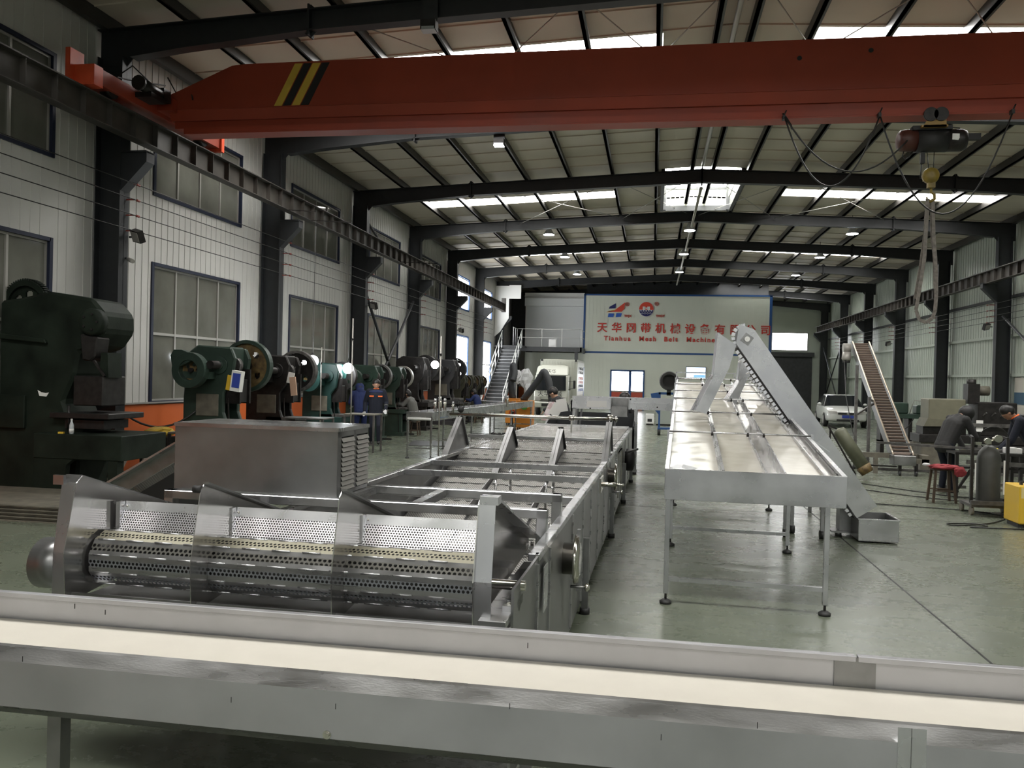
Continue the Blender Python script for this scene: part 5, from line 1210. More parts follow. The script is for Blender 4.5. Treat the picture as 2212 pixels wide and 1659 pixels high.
# benches in front of the presses
def bench(label, x0, x1, y0, y1, h, top, leg):
    t = thing('work_bench', label, 'bench', ((x0+x1)/2, (y0+y1)/2, 0)); P('bench_top', top, t, ('box', x0, x1, y0, y1, h-.03, h), bevel=.004)
    for x in (x0, x1-.04):
        for y in (y0, y1-.04): P('leg', leg, t, ('box', x, x+.04, y, y+.04, 0, h-.03))
    P('stretcher', leg, t, ('box', x0+.04, x1-.04, y0, y0+.03, .18, .21)); return t
bench('low steel bench in front of the second press', -7.35, -6.5, 15.9, 16.5, .92, IRONL, IRONL)
bench('narrow grey steel bench in front of the teal press', -7.1, -6.35, 18.6, 19.2, .90, DIRTY, IRONL)
bench('steel bench strewn with offcuts before the nearest green press', -7.9, -6.7, 12.7, 13.3, .80, IRONL, IRON)
for i, (x, y, w_, d_2, h_, mt) in enumerate(((-7.1, 12.9, .30, .16, .07, IRONL), (-7.5, 13.0, .22, .2, .05, DIRTY), (-6.95, 13.1, .2, .14, .10, IRON), (-7.75, 12.95, .16, .2, .12, IRON))):
    tag(P('steel_offcut', mt, None, ('box', x, x+w_, y, y+d_2, .80, .80+h_), bevel=.004), ['flat bright steel offcut on the bench', 'flat grimy offcut in the middle of the bench', 'dark steel block near the bench front', 'dark steel block at the left end of the bench'][i], 'scrap')
t = thing('yellow_cloth', 'crumpled yellow cloth lying by the orange wall base', 'cloth', (-8.4, 13.2, .68))
crumple((-8.35, 13.2, .76), (.26, .20, .09), 5).build('cloth_folds', YEL, t)
tag(P('low_stand', IRON, None, ('box', -8.6, -8.1, 13.0, 13.4, .05, .68), ('box', -8.62, -8.08, 12.98, 13.42, 0, .05)), 'dark low stand carrying the yellow cloth', 'stand')

# ================================================================== big dark press at the left edge
t = thing('large_press', 'very large dark green mechanical press at the left edge, head and die table facing right', 'press', (-8.3, 10.9, 0))
def bp_(n, mt, *ops, bevel=0.): return P(n, mt, t, *ops, bevel=bevel)
YF, YB = 10.55, 11.25
body = [(-9.22, .0), (-7.95, .0), (-7.88, 1.05), (-8.10, 1.15), (-8.18, 1.35), (-8.0, 1.75), (-7.95, 2.05), (-7.72, 2.12), (-7.55, 2.35), (-7.56, 2.60), (-7.75, 2.80), (-8.45, 2.90), (-8.9, 2.80), (-9.22, 2.76)]
bp_('cast_frame', PRESSD, ('xz', body, YF, YB), bevel=.04)
bp_('frame_rib', PRESSD, ('xz', [(-9.22, 2.30), (-8.45, 2.22), (-8.42, 2.16), (-9.22, 2.22)], YF-.06, YF), bevel=.01); bp_('frame_rib', PRESSD, ('box', -9.22, -8.75, YF-.05, YF, .95, 1.42), bevel=.01)
bp_('head_boss', PRESSD, ('lathe', [(.19, 0), (.19, .10), (.17, .13), (.10, .135)], (-7.70, YF+.02, 2.47), (0, -1, 0), 32), bevel=0)
for k in range(5): a = k*2*PI/5; bp_('boss_bolt', IRON, ('tube', (-7.70+.11*math.cos(a), YF-.13, 2.47+.11*math.sin(a)), (-7.70+.11*math.cos(a), YF-.11, 2.47+.11*math.sin(a)), .018, 8))
bp_('connecting_rod', IRON, ('xz', [(-7.88, 2.30), (-7.60, 2.26), (-7.64, 1.98), (-7.72, 1.92), (-7.84, 1.94)], YF-.08, YF+.2), bevel=.02)
bp_('slide', IRON, ('box', -7.98, -7.52, YF-.06, YF+.45, 1.30, 1.72), bevel=.015); bp_('slide_guide', PRESSD, ('xz', [(-7.60, 2.05), (-7.50, 2.05), (-7.48, 1.7), (-7.62, 1.7)], YF, YF+.3)); bp_('tie_rod', IRON, ('bar', (-7.72, YF-.03, 1.98), (-7.52, YF-.03, 1.72), .03))
bp_('bolster', IRON, ('box', -8.3, -7.38, YF-.12, YB, 1.12, 1.20), bevel=.01); bp_('die_set', IRON, ('box', -8.1, -7.5, YF-.05, YB-.2, .98, 1.10), ('tube', (-8.02, YF-.08, .98), (-8.02, YF-.08, 1.30), .02, 8))
bp_('die_table', PRESSD, ('box', -8.35, -7.02, YF-.35, YB, .58, .92), bevel=.01); bp_('table_leg', PRESSD, ('xz', [(-8.35, 0), (-7.9, 0), (-7.85, .50), (-7.75, .58), (-8.35, .58)], YF-.34, YF-.25), ('box', -7.22, -7.08, YF-.34, YF-.2, 0, .58)); bp_('table_foot', PRESSD, ('box', -8.35, -7.08, YF-.36, YF+.2, 0, .10))
# toothed flywheel behind the crown
m = MB(); c = V((-9.02, YF+.30, 2.72)); m.lathe2([(.36, -.06), (.36, .06), (.28, .06), (.28, -.06)], c, (0, 1, 0), 48)
for k in range(60): a = k*2*PI/60; m.obox(c+V((math.cos(a)*.37, 0, math.sin(a)*.37)), (.035, .11, .016), Matrix.Rotation(-a, 3, 'Y'))
m.build('toothed_rim', PRESSD, t); bp_('wheel_web', PRESSD, ('disc_holes', c, (0, 1, 0), .29, .03, [(.16, math.radians(a), .06) for a in (15, 87, 159, 231, 303)]))
bp_('paper_scrap', PAPER, ('xz', [(-8.58, 1.50), (-8.55, 1.42), (-8.44, 1.41), (-8.40, 1.47), (-8.45, 1.46), (-8.52, 1.47)], YF-.004, YF-.001))
bt = thing('water_bottle', 'small clear plastic bottle with white label standing on the big press table', 'bottle', (-7.86, 10.32, .92)); P('bottle_body', pm('bottle_plastic', (.45, .47, .48), .2), bt, ('lathe', [(.026, 0), (.03, .01), (.03, .12), (.012, .17), (.012, .185)], (-7.86, 10.32, .92), (0, 0, 1), 16)); P('bottle_label', PAPER, bt, ('lathe', [(.031, .02), (.031, .07)], (-7.86, 10.32, .92), (0, 0, 1), 16)); P('bottle_cap', WHITE, bt, ('tube', (-7.86, 10.32, 1.105), (-7.86, 10.32, 1.125), .014, 12))
tag(P('yellow_tag', YELB, None, ('obox', (-8.0, 10.3, .932), (.07, .05, .024), Matrix.Rotation(.3, 3, 'Z'))), 'small bright yellow scrap beside the plastic bottle', 'scrap')
# stack of long metal sheets by the press
for k in range(9):
    x = .02*math.sin(k*2.3); tag(P('metal_sheet', DIRTY, None, ('box', -9.2+x, -6.05+x*2, 8.75+.02*(k % 2), 10.1+x, k*.022, k*.022+.016)), 'dusty long metal sheet in the flat stack beside the big press' , 'sheet', 'stacked metal sheets on the floor')
t = thing('wooden_trestle', 'small pale wooden trestle with splayed legs near the big press', 'trestle', (-8.1, 12.1, 0))
TW = pm('pale_dusty_wood', (.30, .27, .23), .8, noise=.2)
P('top_beam', TW, t, ('bar', (-8.25, 12.3, .76), (-7.57, 11.9, .72), .09, .06))
for a, b_ in (((-8.17, 12.25, .73), (-8.38, 12.0, 0)), ((-8.15, 12.25, .73), (-7.95, 12.5, 0)), ((-7.69, 11.98, .70), (-7.88, 11.7, 0)), ((-7.65, 11.98, .70), (-7.42, 12.2, 0))): P('leg', TW, t, ('bar', a, b_, .05))
# floor debris near the press
for i, (x, y, w_, h_) in enumerate(((-7.6, 12.75, .4, .05), (-7.35, 11.5, .3, .08), (-6.9, 11.6, .35, .04), (-7.2, 12.3, .5, .06))): tag(P('timber_offcut', TW if i % 2 else IRON, None, ('obox', (x, y, h_/2+.001), (w_, .10, h_), Matrix.Rotation(.5*i-.6, 3, 'Z'))), ['dark offcut lying behind the trestle', 'pale timber piece near the press table', 'dark flat piece right of the trestle', 'pale long timber piece below the bench'][i], 'scrap')
hs_ = MB(); hs_.path(sag((-8.95, 12.9, 1.15), (-7.9, 14.0, 1.35), .42, 12), .018, 8); tag(hs_.build('rubber_hose', CABLE), 'black rubber hose sagging before the orange wall base', 'hose')
# ================================================================== stairs and deck railing
t = thing('staircase', 'grey steel staircase with open pipe railings rising beside the left wall to the deck', 'stairs', (-8.2, 42.4, 0))
SX0, SX1, n = -8.72, -7.58, 18
for i in range(n):
    y = 48.0-(i+1)*.31; z = 3.60-(i+1)*.19
    P('tread', pm('worn_tread', (.38, .39, .40), .45) if i == 0 else bpy.data.materials['worn_tread'], t, ('box', SX0+.04, SX1-.04, y, y+.30, z-.012, z+.006)); P('riser', GREYS, t, ('box', SX0+.04, SX1-.04, y+.295, y+.305, z, z+.175)) if i < n else None
for x in (SX0, SX1-.04): P('stringer', GREYS, t, ('yz', [(48.0, 3.60), (48.0, 3.38), (42.2, -.0), (42.0, .0), (42.0, .12)], x, x+.04))
for x in (SX0+.0, SX1): 
    m = MB(); m.tube((x, 42.3, 1.05), (x, 48.0, 4.55), .022, 8); m.tube((x, 42.3, .62), (x, 48.0, 4.10), .016, 8)
    m.build('hand_rail', WHITE, t)
    for k in range(7): y = 42.3+k*.93; z = .12+k*.57; P('baluster', WHITE, t, ('tube', (x, y, z), (x, y, z+.94), .018, 8))
t = thing('deck_railing', 'thin white pipe railing along the deck before the roller shutter', 'railing', (-6, 49.6, 3.7))
P('rail_pipe', WHITE, t, ('tube', (-8.1, 49.58, 4.75), (-4.25, 49.58, 4.75), .014, 6)); P('rail_pipe', WHITE, t, ('tube', (-8.1, 49.58, 4.25), (-4.25, 49.58, 4.25), .012, 6))
P('rail_pipe', WHITE, t, ('tube', (-4.25, 49.58, 4.75), (-4.25, 51.9, 4.75), .014, 6)); P('rail_pipe', WHITE, t, ('tube', (-4.25, 49.58, 4.3), (-4.25, 51.9, 4.3), .014, 6))
P('rail_pipe', WHITE, t, ('tube', (-8.1, 49.58, 4.75), (-8.1, 48.1, 4.75), .02, 6))
for x, y in ((-8.1, 49.58), (-8.1, 48.2), (-8.1, 48.9), (-7.8, 49.58), (-6.6, 49.58), (-5.4, 49.58), (-4.25, 49.58)): P('post', WHITE, t, ('tube', (x, y, 3.70), (x, y, 4.78), .018, 8))
tag(P('notice_board', WHITE, None, ('box', -6.15, -5.78, 49.7, 49.75, 3.70, 4.12), ('box', -6.20, -5.73, 49.75, 49.8, 3.70, 4.17)), 'small white board standing on the deck edge before the shutter', 'board')

# ================================================================== box truck
t = thing('box_truck', 'cream white light box truck facing the camera with Chinese lettering, parked before the office wall', 'truck', (-4.8, 42, 0))
def tp(n_, mt, *ops, bevel=0.): return P(n_, mt, t, *ops, bevel=bevel)
TX0, TX1, TY = -5.72, -4.06, 40.5
cab = [(TY+.02, .52), (TY, .95), (TY+.05, 1.18), (TY+.38, 1.98), (TY+.55, 2.02), (TY+1.55, 2.02), (TY+1.62, .52)]
tp('cab', OFFW, ('yz', cab, TX0, TX1), bevel=.05)
tp('windscreen', GLASSD, ('prism', [(TX0+.10, TY+.055, 1.24), (TX1-.10, TY+.055, 1.24), (TX1-.14, TY+.355, 1.95), (TX0+.14, TY+.355, 1.95)], (0, -.02, .01)))
tp('side_window', GLASSD, ('yz', [(TY+.35, 1.25), (TY+.55, 1.9), (TY+1.35, 1.9), (TY+1.35, 1.25)], TX1-.005, TX1+.006))
tp('roof_fairing', OFFW, ('prism', [(TX0+.02, TY+.35, 1.98), (TX1-.02, TY+.35, 1.98), (TX1-.06, TY+.75, 2.42), (TX1-.3, TY+.9, 2.50), (TX0+.3, TY+.9, 2.50), (TX0+.06, TY+.75, 2.42)], (0, .5, 0)), bevel=.05)
tp('bumper', OFFW, ('box', TX0-.03, TX1+.03, TY-.10, TY+.15, .40, .68), bevel=.04); tp('lower_grille', BLK, ('box', TX0+.40, TX1-.40, TY-.115, TY-.10, .46, .60))
tp('grille', BLK, ('box', TX0+.36, TX1-.36, TY-.025, TY, .76, .80), ('box', TX0+.3, TX1-.3, TY-.03, TY, .70, .73))
for x in (TX0+.18, TX1-.18): tp('headlight', ALU, ('xz', [(x-.14, .74), (x+.14, .74), (x+.12, .92), (x-.08, .96)], TY-.04, TY+.0), bevel=.01)
for s, x in ((-1, TX0), (1, TX1)): tp('wing_mirror', BLK, ('box', x+s*.30-.06, x+s*.30+.06, TY+.1, TY+.16, 1.35, 1.75), bevel=.02); tp('mirror_arm', BLK, ('bar', (x, TY+.3, 1.7), (x+s*.30, TY+.13, 1.70), .02), ('bar', (x, TY+.3, 1.3), (x+s*.30, TY+.13, 1.38), .02))
for x in (TX0+.14, TX1-.14):
    for y in (TY+.75, TY+4.6): w_ = tp('wheel', TYRE, ('lathe', [(.30, -.11), (.36, -.09), (.36, .09), (.30, .11)], (x, y, .36), (1, 0, 0), 28)); P('wheel_hub', ALU, w_, ('tube', (x-.115, y, .36), (x+.115, y, .36), .17, 16))
tp('chassis', BLK, ('box', TX0+.3, TX1-.3, TY+.5, TY+5.6, .45, .62))
BX0, BX1, BY0, BY1 = -5.66, -3.78, 42.25, 46.5
tp('cargo_box', OFFW, ('box', BX0, BX1, BY0, BY1, .85, 2.80), bevel=.01)
m = MB()
for k in range(12): m.box(BX0+.10+k*.145, BX0+.15+k*.145, BY0-.02, BY0, 1.0, 2.70)
for k in range(24): m.box(BX1, BX1+.012, BY0+.1+k*.17, BY0+.14+k*.17, 1.0, 2.70) if k > 23 else None
m.build('box_ribs', OFFW, t); tp('corner_casting', BLK, ('box', BX0+.02, BX0+.12, BY0-.03, BY0, 2.70, 2.80)); tp('corner_casting', BLK, ('box', BX1-.12, BX1-.02, BY0-.03, BY0, 2.70, 2.80))
tp('side_banner', WHITE, ('box', BX1, BX1+.01, BY0+.2, BY1-.1, 1.0, 2.70)); tp('blue_banner_edge', BLUE, ('box', BX1+.01, BX1+.02, BY1-.5, BY1-.05, .9, 2.5))
text('cab_lettering', '天华机械', .30, (-4.93, TY-.03, 1.07), BLK, t, .005)
for zc, mt, n_r in ((2.35, BLK, 2), (1.85, REDL, 3), (1.45, LOGOB, 2)):
    for r_ in range(n_r): text('banner_lettering', '天华网带机械', .19, (BX1+.016, BY0+2.0, zc-r_*.20), mt, t, .002, (PI/2, 0, PI/2), sx=2.6)
text('fairing_lettering', '天华', .22, (-4.9, TY+.33, 2.16), GREYC, t, .003)

# ================================================================== white car
t = thing('car', 'white saloon car parked facing the camera by the far right wall', 'car', (8.5, 40, 0), -.06)
def cp_(n_, mt, *ops, bevel=0.): return P(n_, mt, t, *ops, bevel=bevel, local=True)
# section profiles along y (front at -2.2)
st = [(-2.22, .66, .32, .62), (-2.12, .80, .24, .74), (-1.6, .86, .22, .86), (-1.0, .88, .22, .93), (-.3, .88, .22, .96), (1.2, .88, .22, .98), (1.9, .84, .24, .98), (2.15, .72, .34, .90)]
vs, fs = [], []
for y, hw, zb, zt in st:
    vs += [(-hw, y, zb+.06), (-hw-.01, y, (zb+zt)/2), (-hw+.03, y, zt-.05), (-hw+.16, y, zt), (hw-.16, y, zt), (hw-.03, y, zt-.05), (hw+.01, y, (zb+zt)/2), (hw, y, zb+.06), (hw-.1, y, zb), (-hw+.1, y, zb)]
for i in range(len(st)-1):
    for k in range(10): fs.append((i*10+k, i*10+(k+1) % 10, (i+1)*10+(k+1) % 10, (i+1)*10+k))
fs += [tuple(range(9, -1, -1)), tuple(range(70, 80))]
m = MB().add(vs, fs, True); o = m.build('car_body', CARW, t, local=True); ms = o.modifiers.new('s', 'SUBSURF'); ms.levels = ms.render_levels = 2
m = MB(); cabn = [(-1.05, .93), (-.35, 1.40), (.1, 1.45), (.9, 1.43), (1.75, .98)]
vs = [(-.74+.0*i, y, z) for i, (y, z) in enumerate(cabn)]
gl = [(-.80, -1.02, .90), (.80, -1.02, .90), (.60, -.36, 1.36), (-.60, -.36, 1.36)]
cp_('windscreen', GLASSD, ('prism', gl, (0, .02, .02)))
m = MB(); m.add([(-.82, -1.0, .90), (.82, -1.0, .90), (.62, -.32, 1.38), (-.62, -.32, 1.38), (.60, .75, 1.42), (-.60, .75, 1.42), (.80, 1.75, .95), (-.80, 1.75, .95)], [(3, 2, 4, 5), (5, 4, 6, 7), (0, 3, 5, 7), (1, 6, 4, 2)], True); m.build('roof', CARW, t, local=True)
for s in (-1, 1):
    cp_('side_window', GLASSD, ('prism', [(s*.835, -.80, .95), (s*.655, -.22, 1.33), (s*.645, .65, 1.36), (s*.82, 1.35, .98)], (s*.02, 0, .01)))
    cp_('wing_mirror', CARW, ('sphere', (s*.97, -.62, .98), .09, 10, (1, .7, .7)))
    cp_('headlight', ALU, ('prism', [(s*.38, -2.235, .60), (s*.78, -2.13, .62), (s*.80, -2.05, .72), (s*.45, -2.20, .70)], (0, -.02, 0))); 
    for y in (-1.35, 1.35): w_ = cp_('wheel', TYRE, ('lathe', [(.26, -.10), (.31, -.08), (.31, .08), (.26, .10)], (s*.80, y, .31), (1, 0, 0), 24)); w2 = P('wheel_rim', ALU, w_, ('tube', (s*.80-.105, y, .31), (s*.80+.105, y, .31), .19, 16), local=True)
cp_('grille', BLK, ('box', -.40, .40, -2.27, -2.22, .58, .66)); cp_('lower_grille', BLK, ('box', -.45, .45, -2.26, -2.18, .28, .36)); cp_('number_plate', BLUEP, ('box', -.24, .24, -2.285, -2.27, .42, .54)); cp_('badge', ALU, ('tube', (0, -2.29, .62), (0, -2.27, .62), .05, 16))
bpy.data.objects['car'].location = (8.52, 40.4, 0)

# ================================================================== conveyor with flasks, left of centre
t = thing('roller_conveyor', 'narrow stainless conveyor on legs with steel flasks on it, left of the orange cabinet', 'conveyor', (-5.33, 17.75, 0), -.06)
def lc(n_, mt, *ops, bevel=0.): return P(n_, mt, t, *ops, bevel=bevel, local=True)
LL = 10.9
lc('side_plate', STEELM, ('box', 0, .008, .0, LL, .84, 1.03)); lc('side_plate', STEELM, ('box', .60, .608, 0, LL, .84, 1.03)); lc('end_plate', STEELM, ('box', 0, .60, -.006, 0, .93, 1.03)); lc('bed', STEELD, ('box', .01, .6, .02, LL, .96, .97))
lc('end_roller', WHITE, ('tube', (.03, .03, .885), (.57, .03, .885), .035, 16)); lc('side_lip', STEELB, ('box', .58, .62, 0, LL, 1.03, 1.038))
lc('blue_tape', BLUE, ('box', .609, .612, .5, 1.1, .89, .90))
for y in (.02, 2.6, 5.2, 7.8, 10.8):
    for x in (.01, .55): lc('leg', STEELM, ('box', x, x+.04, y, y+.04, .08, .9)); lc('levelling_foot', RUB, ('lathe', [(.045, 0), (.045, .02), (.015, .04), (.012, .09)], (x+.02, y+.02, 0), (0, 0, 1), 14))
    lc('cross_rail', STEELM, ('box', .05, .55, y, y+.03, .22, .25))
fk = thing('steel_flask', 'tall stainless vacuum flask, leftmost on the narrow conveyor', 'flask', (0, 0, 0), group='steel flasks on the narrow conveyor')
P('flask_body', STEELP, fk, ('lathe', [(.035, 0), (.038, .01), (.038, .22), (.030, .25)], (0, 0, 0), (0, 0, 1), 20)); P('flask_lid', STEELB, fk, ('lathe', [(.031, .25), (.033, .255), (.033, .32), (.028, .33)], (0, 0, 0), (0, 0, 1), 20)); P('lid_ring', BLK, fk, ('lathe', [(.0335, .262), (.0335, .268)], (0, 0, 0), (0, 0, 1), 20))
fl = [(-4.98, 18.9, 1.0, 'tall stainless vacuum flask, leftmost on the narrow conveyor'), (-4.88, 18.95, 1.14, 'tallest stainless vacuum flask, second on the narrow conveyor'), (-4.80, 19.1, 1.02, 'stainless vacuum flask, third on the narrow conveyor'), (-4.58, 19.0, .82, 'short stout stainless flask with a bag strap beside it'), (-4.2, 24.2, 1.0, 'single stainless flask far along the narrow conveyor')]
for i, (x, y, s, lb) in enumerate(fl):
    if i == 0: fk.location = (x, y, .970); fk['label'] = lb
    else: dup(fk, (x, y, .970), 0, lb, None, (s, s, s))
bg_ = MB(); bg_.sphere((-4.46, 19.3, 1.055), .085, 12, (.9, .7, 1)); bg_.path([(-4.55, 19.3, 1.08), (-4.5, 19.3, 1.22), (-4.42, 19.3, 1.22), (-4.38, 19.3, 1.08)], .008); tag(bg_.build('black_pouch', BLK), 'small black pouch with a strap next to the short flask', 'bag')
# ================================================================== fume collectors with hoses
def collector(name, label, x, y, s, hose, logo=True):
    t = thing(name, label, 'dust collector', (x, y, 0)); 
    P('cabinet', DKOR, t, ('box', x-.28, x+.28, y-.02, y+.6, .08, 1.0), bevel=.02); P('top_panel', DKOR, t, ('box', x-.28, x+.28, y-.02, y+.6, 1.003, 1.03)); P('duct_collar', BLK, t, ('tube', (x-.05, y+.25, 1.03), (x-.05, y+.25, 1.14), .13, 20))
    for dx in (-.22, .22):
        for dy in (.05, .52): P('caster', RUB, t, ('tube', (x+dx-.02, y+dy, .04), (x+dx+.02, y+dy, .04), .04, 12))
    if logo: lg = P('round_logo', pm('green_logo', (.10, .35, .05), .5), t, ('tube', (x, y-.03, .82), (x, y-.02, .82), .115, 28)); P('logo_leaf', YEL, lg, ('box', x-.06, x+.06, y-.036, y-.03, .80, .81), ('box', x-.02, x+.03, y-.036, y-.03, .84, .85))
    m = MB(); pts = hose; rr = .125
    P_ = []
    for a, b_ in zip(pts, pts[1:]):
        for k in range(8): P_.append(V(a).lerp(V(b_), k/8))
    P_.append(V(pts[-1]))
    for _ in range(3): P_ = [P_[0]]+[(P_[i-1]+P_[i]*2+P_[i+1])/4 for i in range(1, len(P_)-1)]+[P_[-1]]
    m.path(P_, [rr*(1.0 if i % 2 else .93) for i in range(len(P_))], 14); m.build('flexible_hose', HOSE, t)
    return t
collector('fume_collector', 'orange fume collector cabinet with green round logo and an arched grey hose', -4.42, 29.0, 1, [(-4.47, 29.25, 1.1), (-4.25, 29.1, 1.35), (-3.95, 29, 1.75), (-3.74, 28.9, 2.10), (-3.55, 28.8, 1.75), (-3.42, 28.7, 1.1), (-3.36, 28.7, .55)])
collector('fume_collector', 'orange fume collector behind the first, its dark hose standing upright', -5.25, 31.5, 1, [(-5.3, 31.75, 1.1), (-5.36, 31.6, 1.5), (-5.33, 31.6, 2.0), (-5.28, 31.6, 2.35), (-5.20, 31.5, 2.0), (-5.25, 31.4, 1.7)], False)
t = thing('plastic_wrap', 'crumpled clear plastic film draped over a rack by the upright hose', 'film', (-5.2, 33.2, 0))
crumple((-5.35, 33.2, 1.85), (.22, .12, .30), 11, 18).build('film_folds', PLASTIC, t); crumple((-5.02, 33.2, 1.80), (.30, .12, .42), 12, 18).build('film_folds', PLASTIC, t); crumple((-4.92, 33.15, 1.35), (.16, .10, .30), 13, 16).build('film_folds', PLASTIC, t)
P('rack_post', ALU, t, ('box', -5.42, -5.38, 33.18, 33.22, 0, 1.9)); P('rack_post', ALU, t, ('box', -4.95, -4.91, 33.18, 33.22, 0, 1.9)); P('rack_rail', ALU, t, ('box', -5.42, -4.91, 33.18, 33.22, 1.86, 1.9))
t = thing('control_valve', 'red handwheel valve standing beside the orange collector', 'valve', (-4.72, 28.3, 0)); P('stand', IRON, t, ('box', -4.74, -4.70, 28.3, 28.34, 0, .55)); P('handwheel', REDL, t, ('lathe2', [(.11, -.012), (.11, .012), (.08, .012), (.08, -.012)], (-4.72, 28.25, .62), (0, 1, 0), 20), ('box', -4.82, -4.62, 28.24, 28.26, .61, .63)); P('valve_body', IRON, t, ('tube', (-4.72, 28.2, .62), (-4.72, 28.45, .62), .05, 12), ('box', -4.9, -4.55, 28.28, 28.34, .74, .78))
m = MB()
for k in range(8): m.tube((-4.9+.1*k, 24.5+.05*(k % 3), .06+.03*(k % 3)), (-4.75+.1*k, 24.6, .10+.04*(k % 2)), .05, 8)
tag(m.build('scrap_heap', IRON), 'small heap of black fittings on the floor below the orange cabinet', 'scrap')
# ================================================================== far middle: TV, blower machine, cabinets
t = thing('wall_screen', 'lit flat television screen showing blue and white tiles on the office wall', 'screen', (2.6, YO-.1, 2.4))
P('bezel', BLK, t, ('box', 1.97, 3.17, YO-.10, YO-.04, 2.05, 2.74)); sc_ = P('screen', SCRM, t, ('box', 2.0, 3.14, YO-.105, YO-.10, 2.08, 2.71)); P('blue_area', em('screen_blue', (.02, .22, .9), 1.6), sc_, ('box', 2.45, 3.12, YO-.109, YO-.105, 2.10, 2.26)); P('white_tiles', em('screen_white', (.85, .9, 1), 3.0), sc_, *[('box', 2.08+.26*i, 2.28+.26*i, YO-.109, YO-.105, 2.32+.13*j, 2.42+.13*j) for i in range(4) for j in range(3) if (i+j) % 3])
t = thing('exhaust_blower', 'round black fan outlet on a blue folding stand left of the picking table', 'blower', (.55, 29, 0))
P('fan_housing', BLK, t, ('lathe2', [(.30, -.18), (.33, .18), (.24, .18), (.22, -.18)], (.55, 28.9, 1.85), (0, 1, 0), 32), ('tube', (.55, 28.9, 1.85), (.55, 29.1, 1.85), .24, 24)); P('fan_neck', BLK, t, ('box', .48, .62, 28.8, 29.0, 1.35, 1.6))
P('blue_frame', BLUE, t, ('box', .22, .28, 28.8, 28.9, .25, 1.45), ('box', .82, .88, 28.8, 28.9, .25, 1.45), ('box', .22, .88, 28.8, 28.9, 1.38, 1.46), ('box', .22, .88, 28.8, 28.9, .9, .96), ('box', .22, .88, 28.8, 28.9, 1.1, 1.14)); P('blue_wing', BLUE, t, ('prism', [(.22, 28.9, 1.45), (-.06, 28.9, 1.40), (.05, 28.9, .9), (.22, 28.9, .7)], (0, .05, 0))); P('wheel', RUB, t, ('tube', (.2, 28.8, .12), (.3, 28.8, .12), .12, 16)); P('wheel', RUB, t, ('tube', (.8, 28.8, .12), (.9, 28.8, .12), .12, 16)); P('base', BLUE, t, ('box', .2, .9, 28.7, 29.1, .2, .26))
for x, lb, w_, h_, mt in ((.15, 'grey metal cabinet on the floor beyond the cross conveyor', 1.0, .75, pm('grey_cabinet', (.28, .31, .28), .45)), (-.25, 'white appliance with a dark window beside the grey metal cabinet', .34, .45, WHITE)):
    q = thing('cabinet' if w_ > .5 else 'appliance', lb, 'cabinet' if w_ > .5 else 'appliance', (x, 35.4, 0)); P('casing', mt, q, ('box', x, x+w_, 35.0, 35.7, .06, h_), bevel=.01); P('base', IRON, q, ('box', x+.03, x+w_-.03, 35.05, 35.65, 0, .06))
    if w_ < .5: P('window', BLK, q, ('box', x+.08, x+.26, 34.99, 35.0, .14, .26))
    else: P('lid', mt, q, ('prism', [(x, 35.0, .752), (x+1.0, 35.0, .752), (x+.95, 35.0, .95), (x+.75, 35.0, .97)], (0, .02, 0)))
# ================================================================== ladder-like bucket elevator, right
t = thing('cleated_elevator', 'tall narrow inclined conveyor with brown cleats and bright side rails, leaning away on wheels', 'elevator conveyor', (5.2, 18.6, 0))
a0, a1 = V((4.98, 18.55, .40)), V((5.02, 22.6, 2.92)); wv = V((.40, 0, 0))
d = (a1-a0).normalized(); nn = V((1, 0, 0)).cross(d).normalized()
BROWN = pm('brown_belt', (.40, .31, .26), .42, .4)
def sheet(name, mt, p, q, r, s, th=None):
    m = MB(); m.prism([p, q, r, s], th or nn*-.01); return m.build(name, mt, t)
sheet('belt', BLK, a0+wv*.06, a0+wv*.94, a1+wv*.94, a1+wv*.06)
m = MB(); L_ = (a1-a0).length; n = 42
R = Matrix((V((1, 0, 0)), d, nn)).transposed()
for k in range(n): 
    c = a0+wv*.5+d*(L_*(k+.5)/n)+nn*.025
    P('cleat', BROWN, t, ('obox', c, (.33, .012, .05), R))
for s in (0, 1):
    o = a0+wv*s; P('side_plate', STEELD, t, ('prism', [o-nn*.16, o+nn*.06, a1+wv*s+nn*.06, a1+wv*s-nn*.16], (.008, 0, 0))); m = MB(); m.path([o+nn*.06-d*.02, o+nn*.07+d*.1, a1+wv*s+nn*.07-d*.05, a1+wv*s+nn*.06], .018, 8); m.build('side_rail', pm('brass_toned_rail', (.62, .52, .42), .3, .8), t)
P('boot_box', STEELD, t, ('prism', [(4.96, 18.35, .22), (5.40, 18.35, .22), (5.40, 18.35, .42), (4.96, 18.35, .42)], (0, .35, 0)), bevel=.01)
P('head_motor', ALU, t, ('tube', (4.78, 22.5, 2.80), (4.96, 22.5, 2.80), .12, 16), ('lathe', [(.10, 0), (.12, .05), (.10, .22)], (4.86, 22.45, 2.48), (0, 0, 1), 16)); P('motor_fan_cover', BLK, t, ('tube', (4.86, 22.45, 2.42), (4.86, 22.45, 2.48), .09, 16))
for x, y, zt_ in ((4.45, 19.5, 2.3), (4.75, 19.6, 1.6)): P('support_post', IRONL, t, ('box', x-.03, x+.03, y-.03, y+.03, .06, zt_)); P('caster', RUB, t, ('tube', (x-.02, y, .04), (x+.02, y, .04), .04, 10))
P('post_brace', IRONL, t, ('bar', (4.45, 19.5, 1.2), (5.0, 20.2, 1.45), .04)); P('post_brace', IRONL, t, ('bar', (4.75, 19.6, 1.55), (5.0, 20.3, 1.5), .04)); P('hanging_cable', CABLE, t, ('path', [(4.80, 22.4, 2.5), (4.6, 21.2, 1.6), (4.55, 20.2, .8), (4.7, 19.8, .03)], .01))
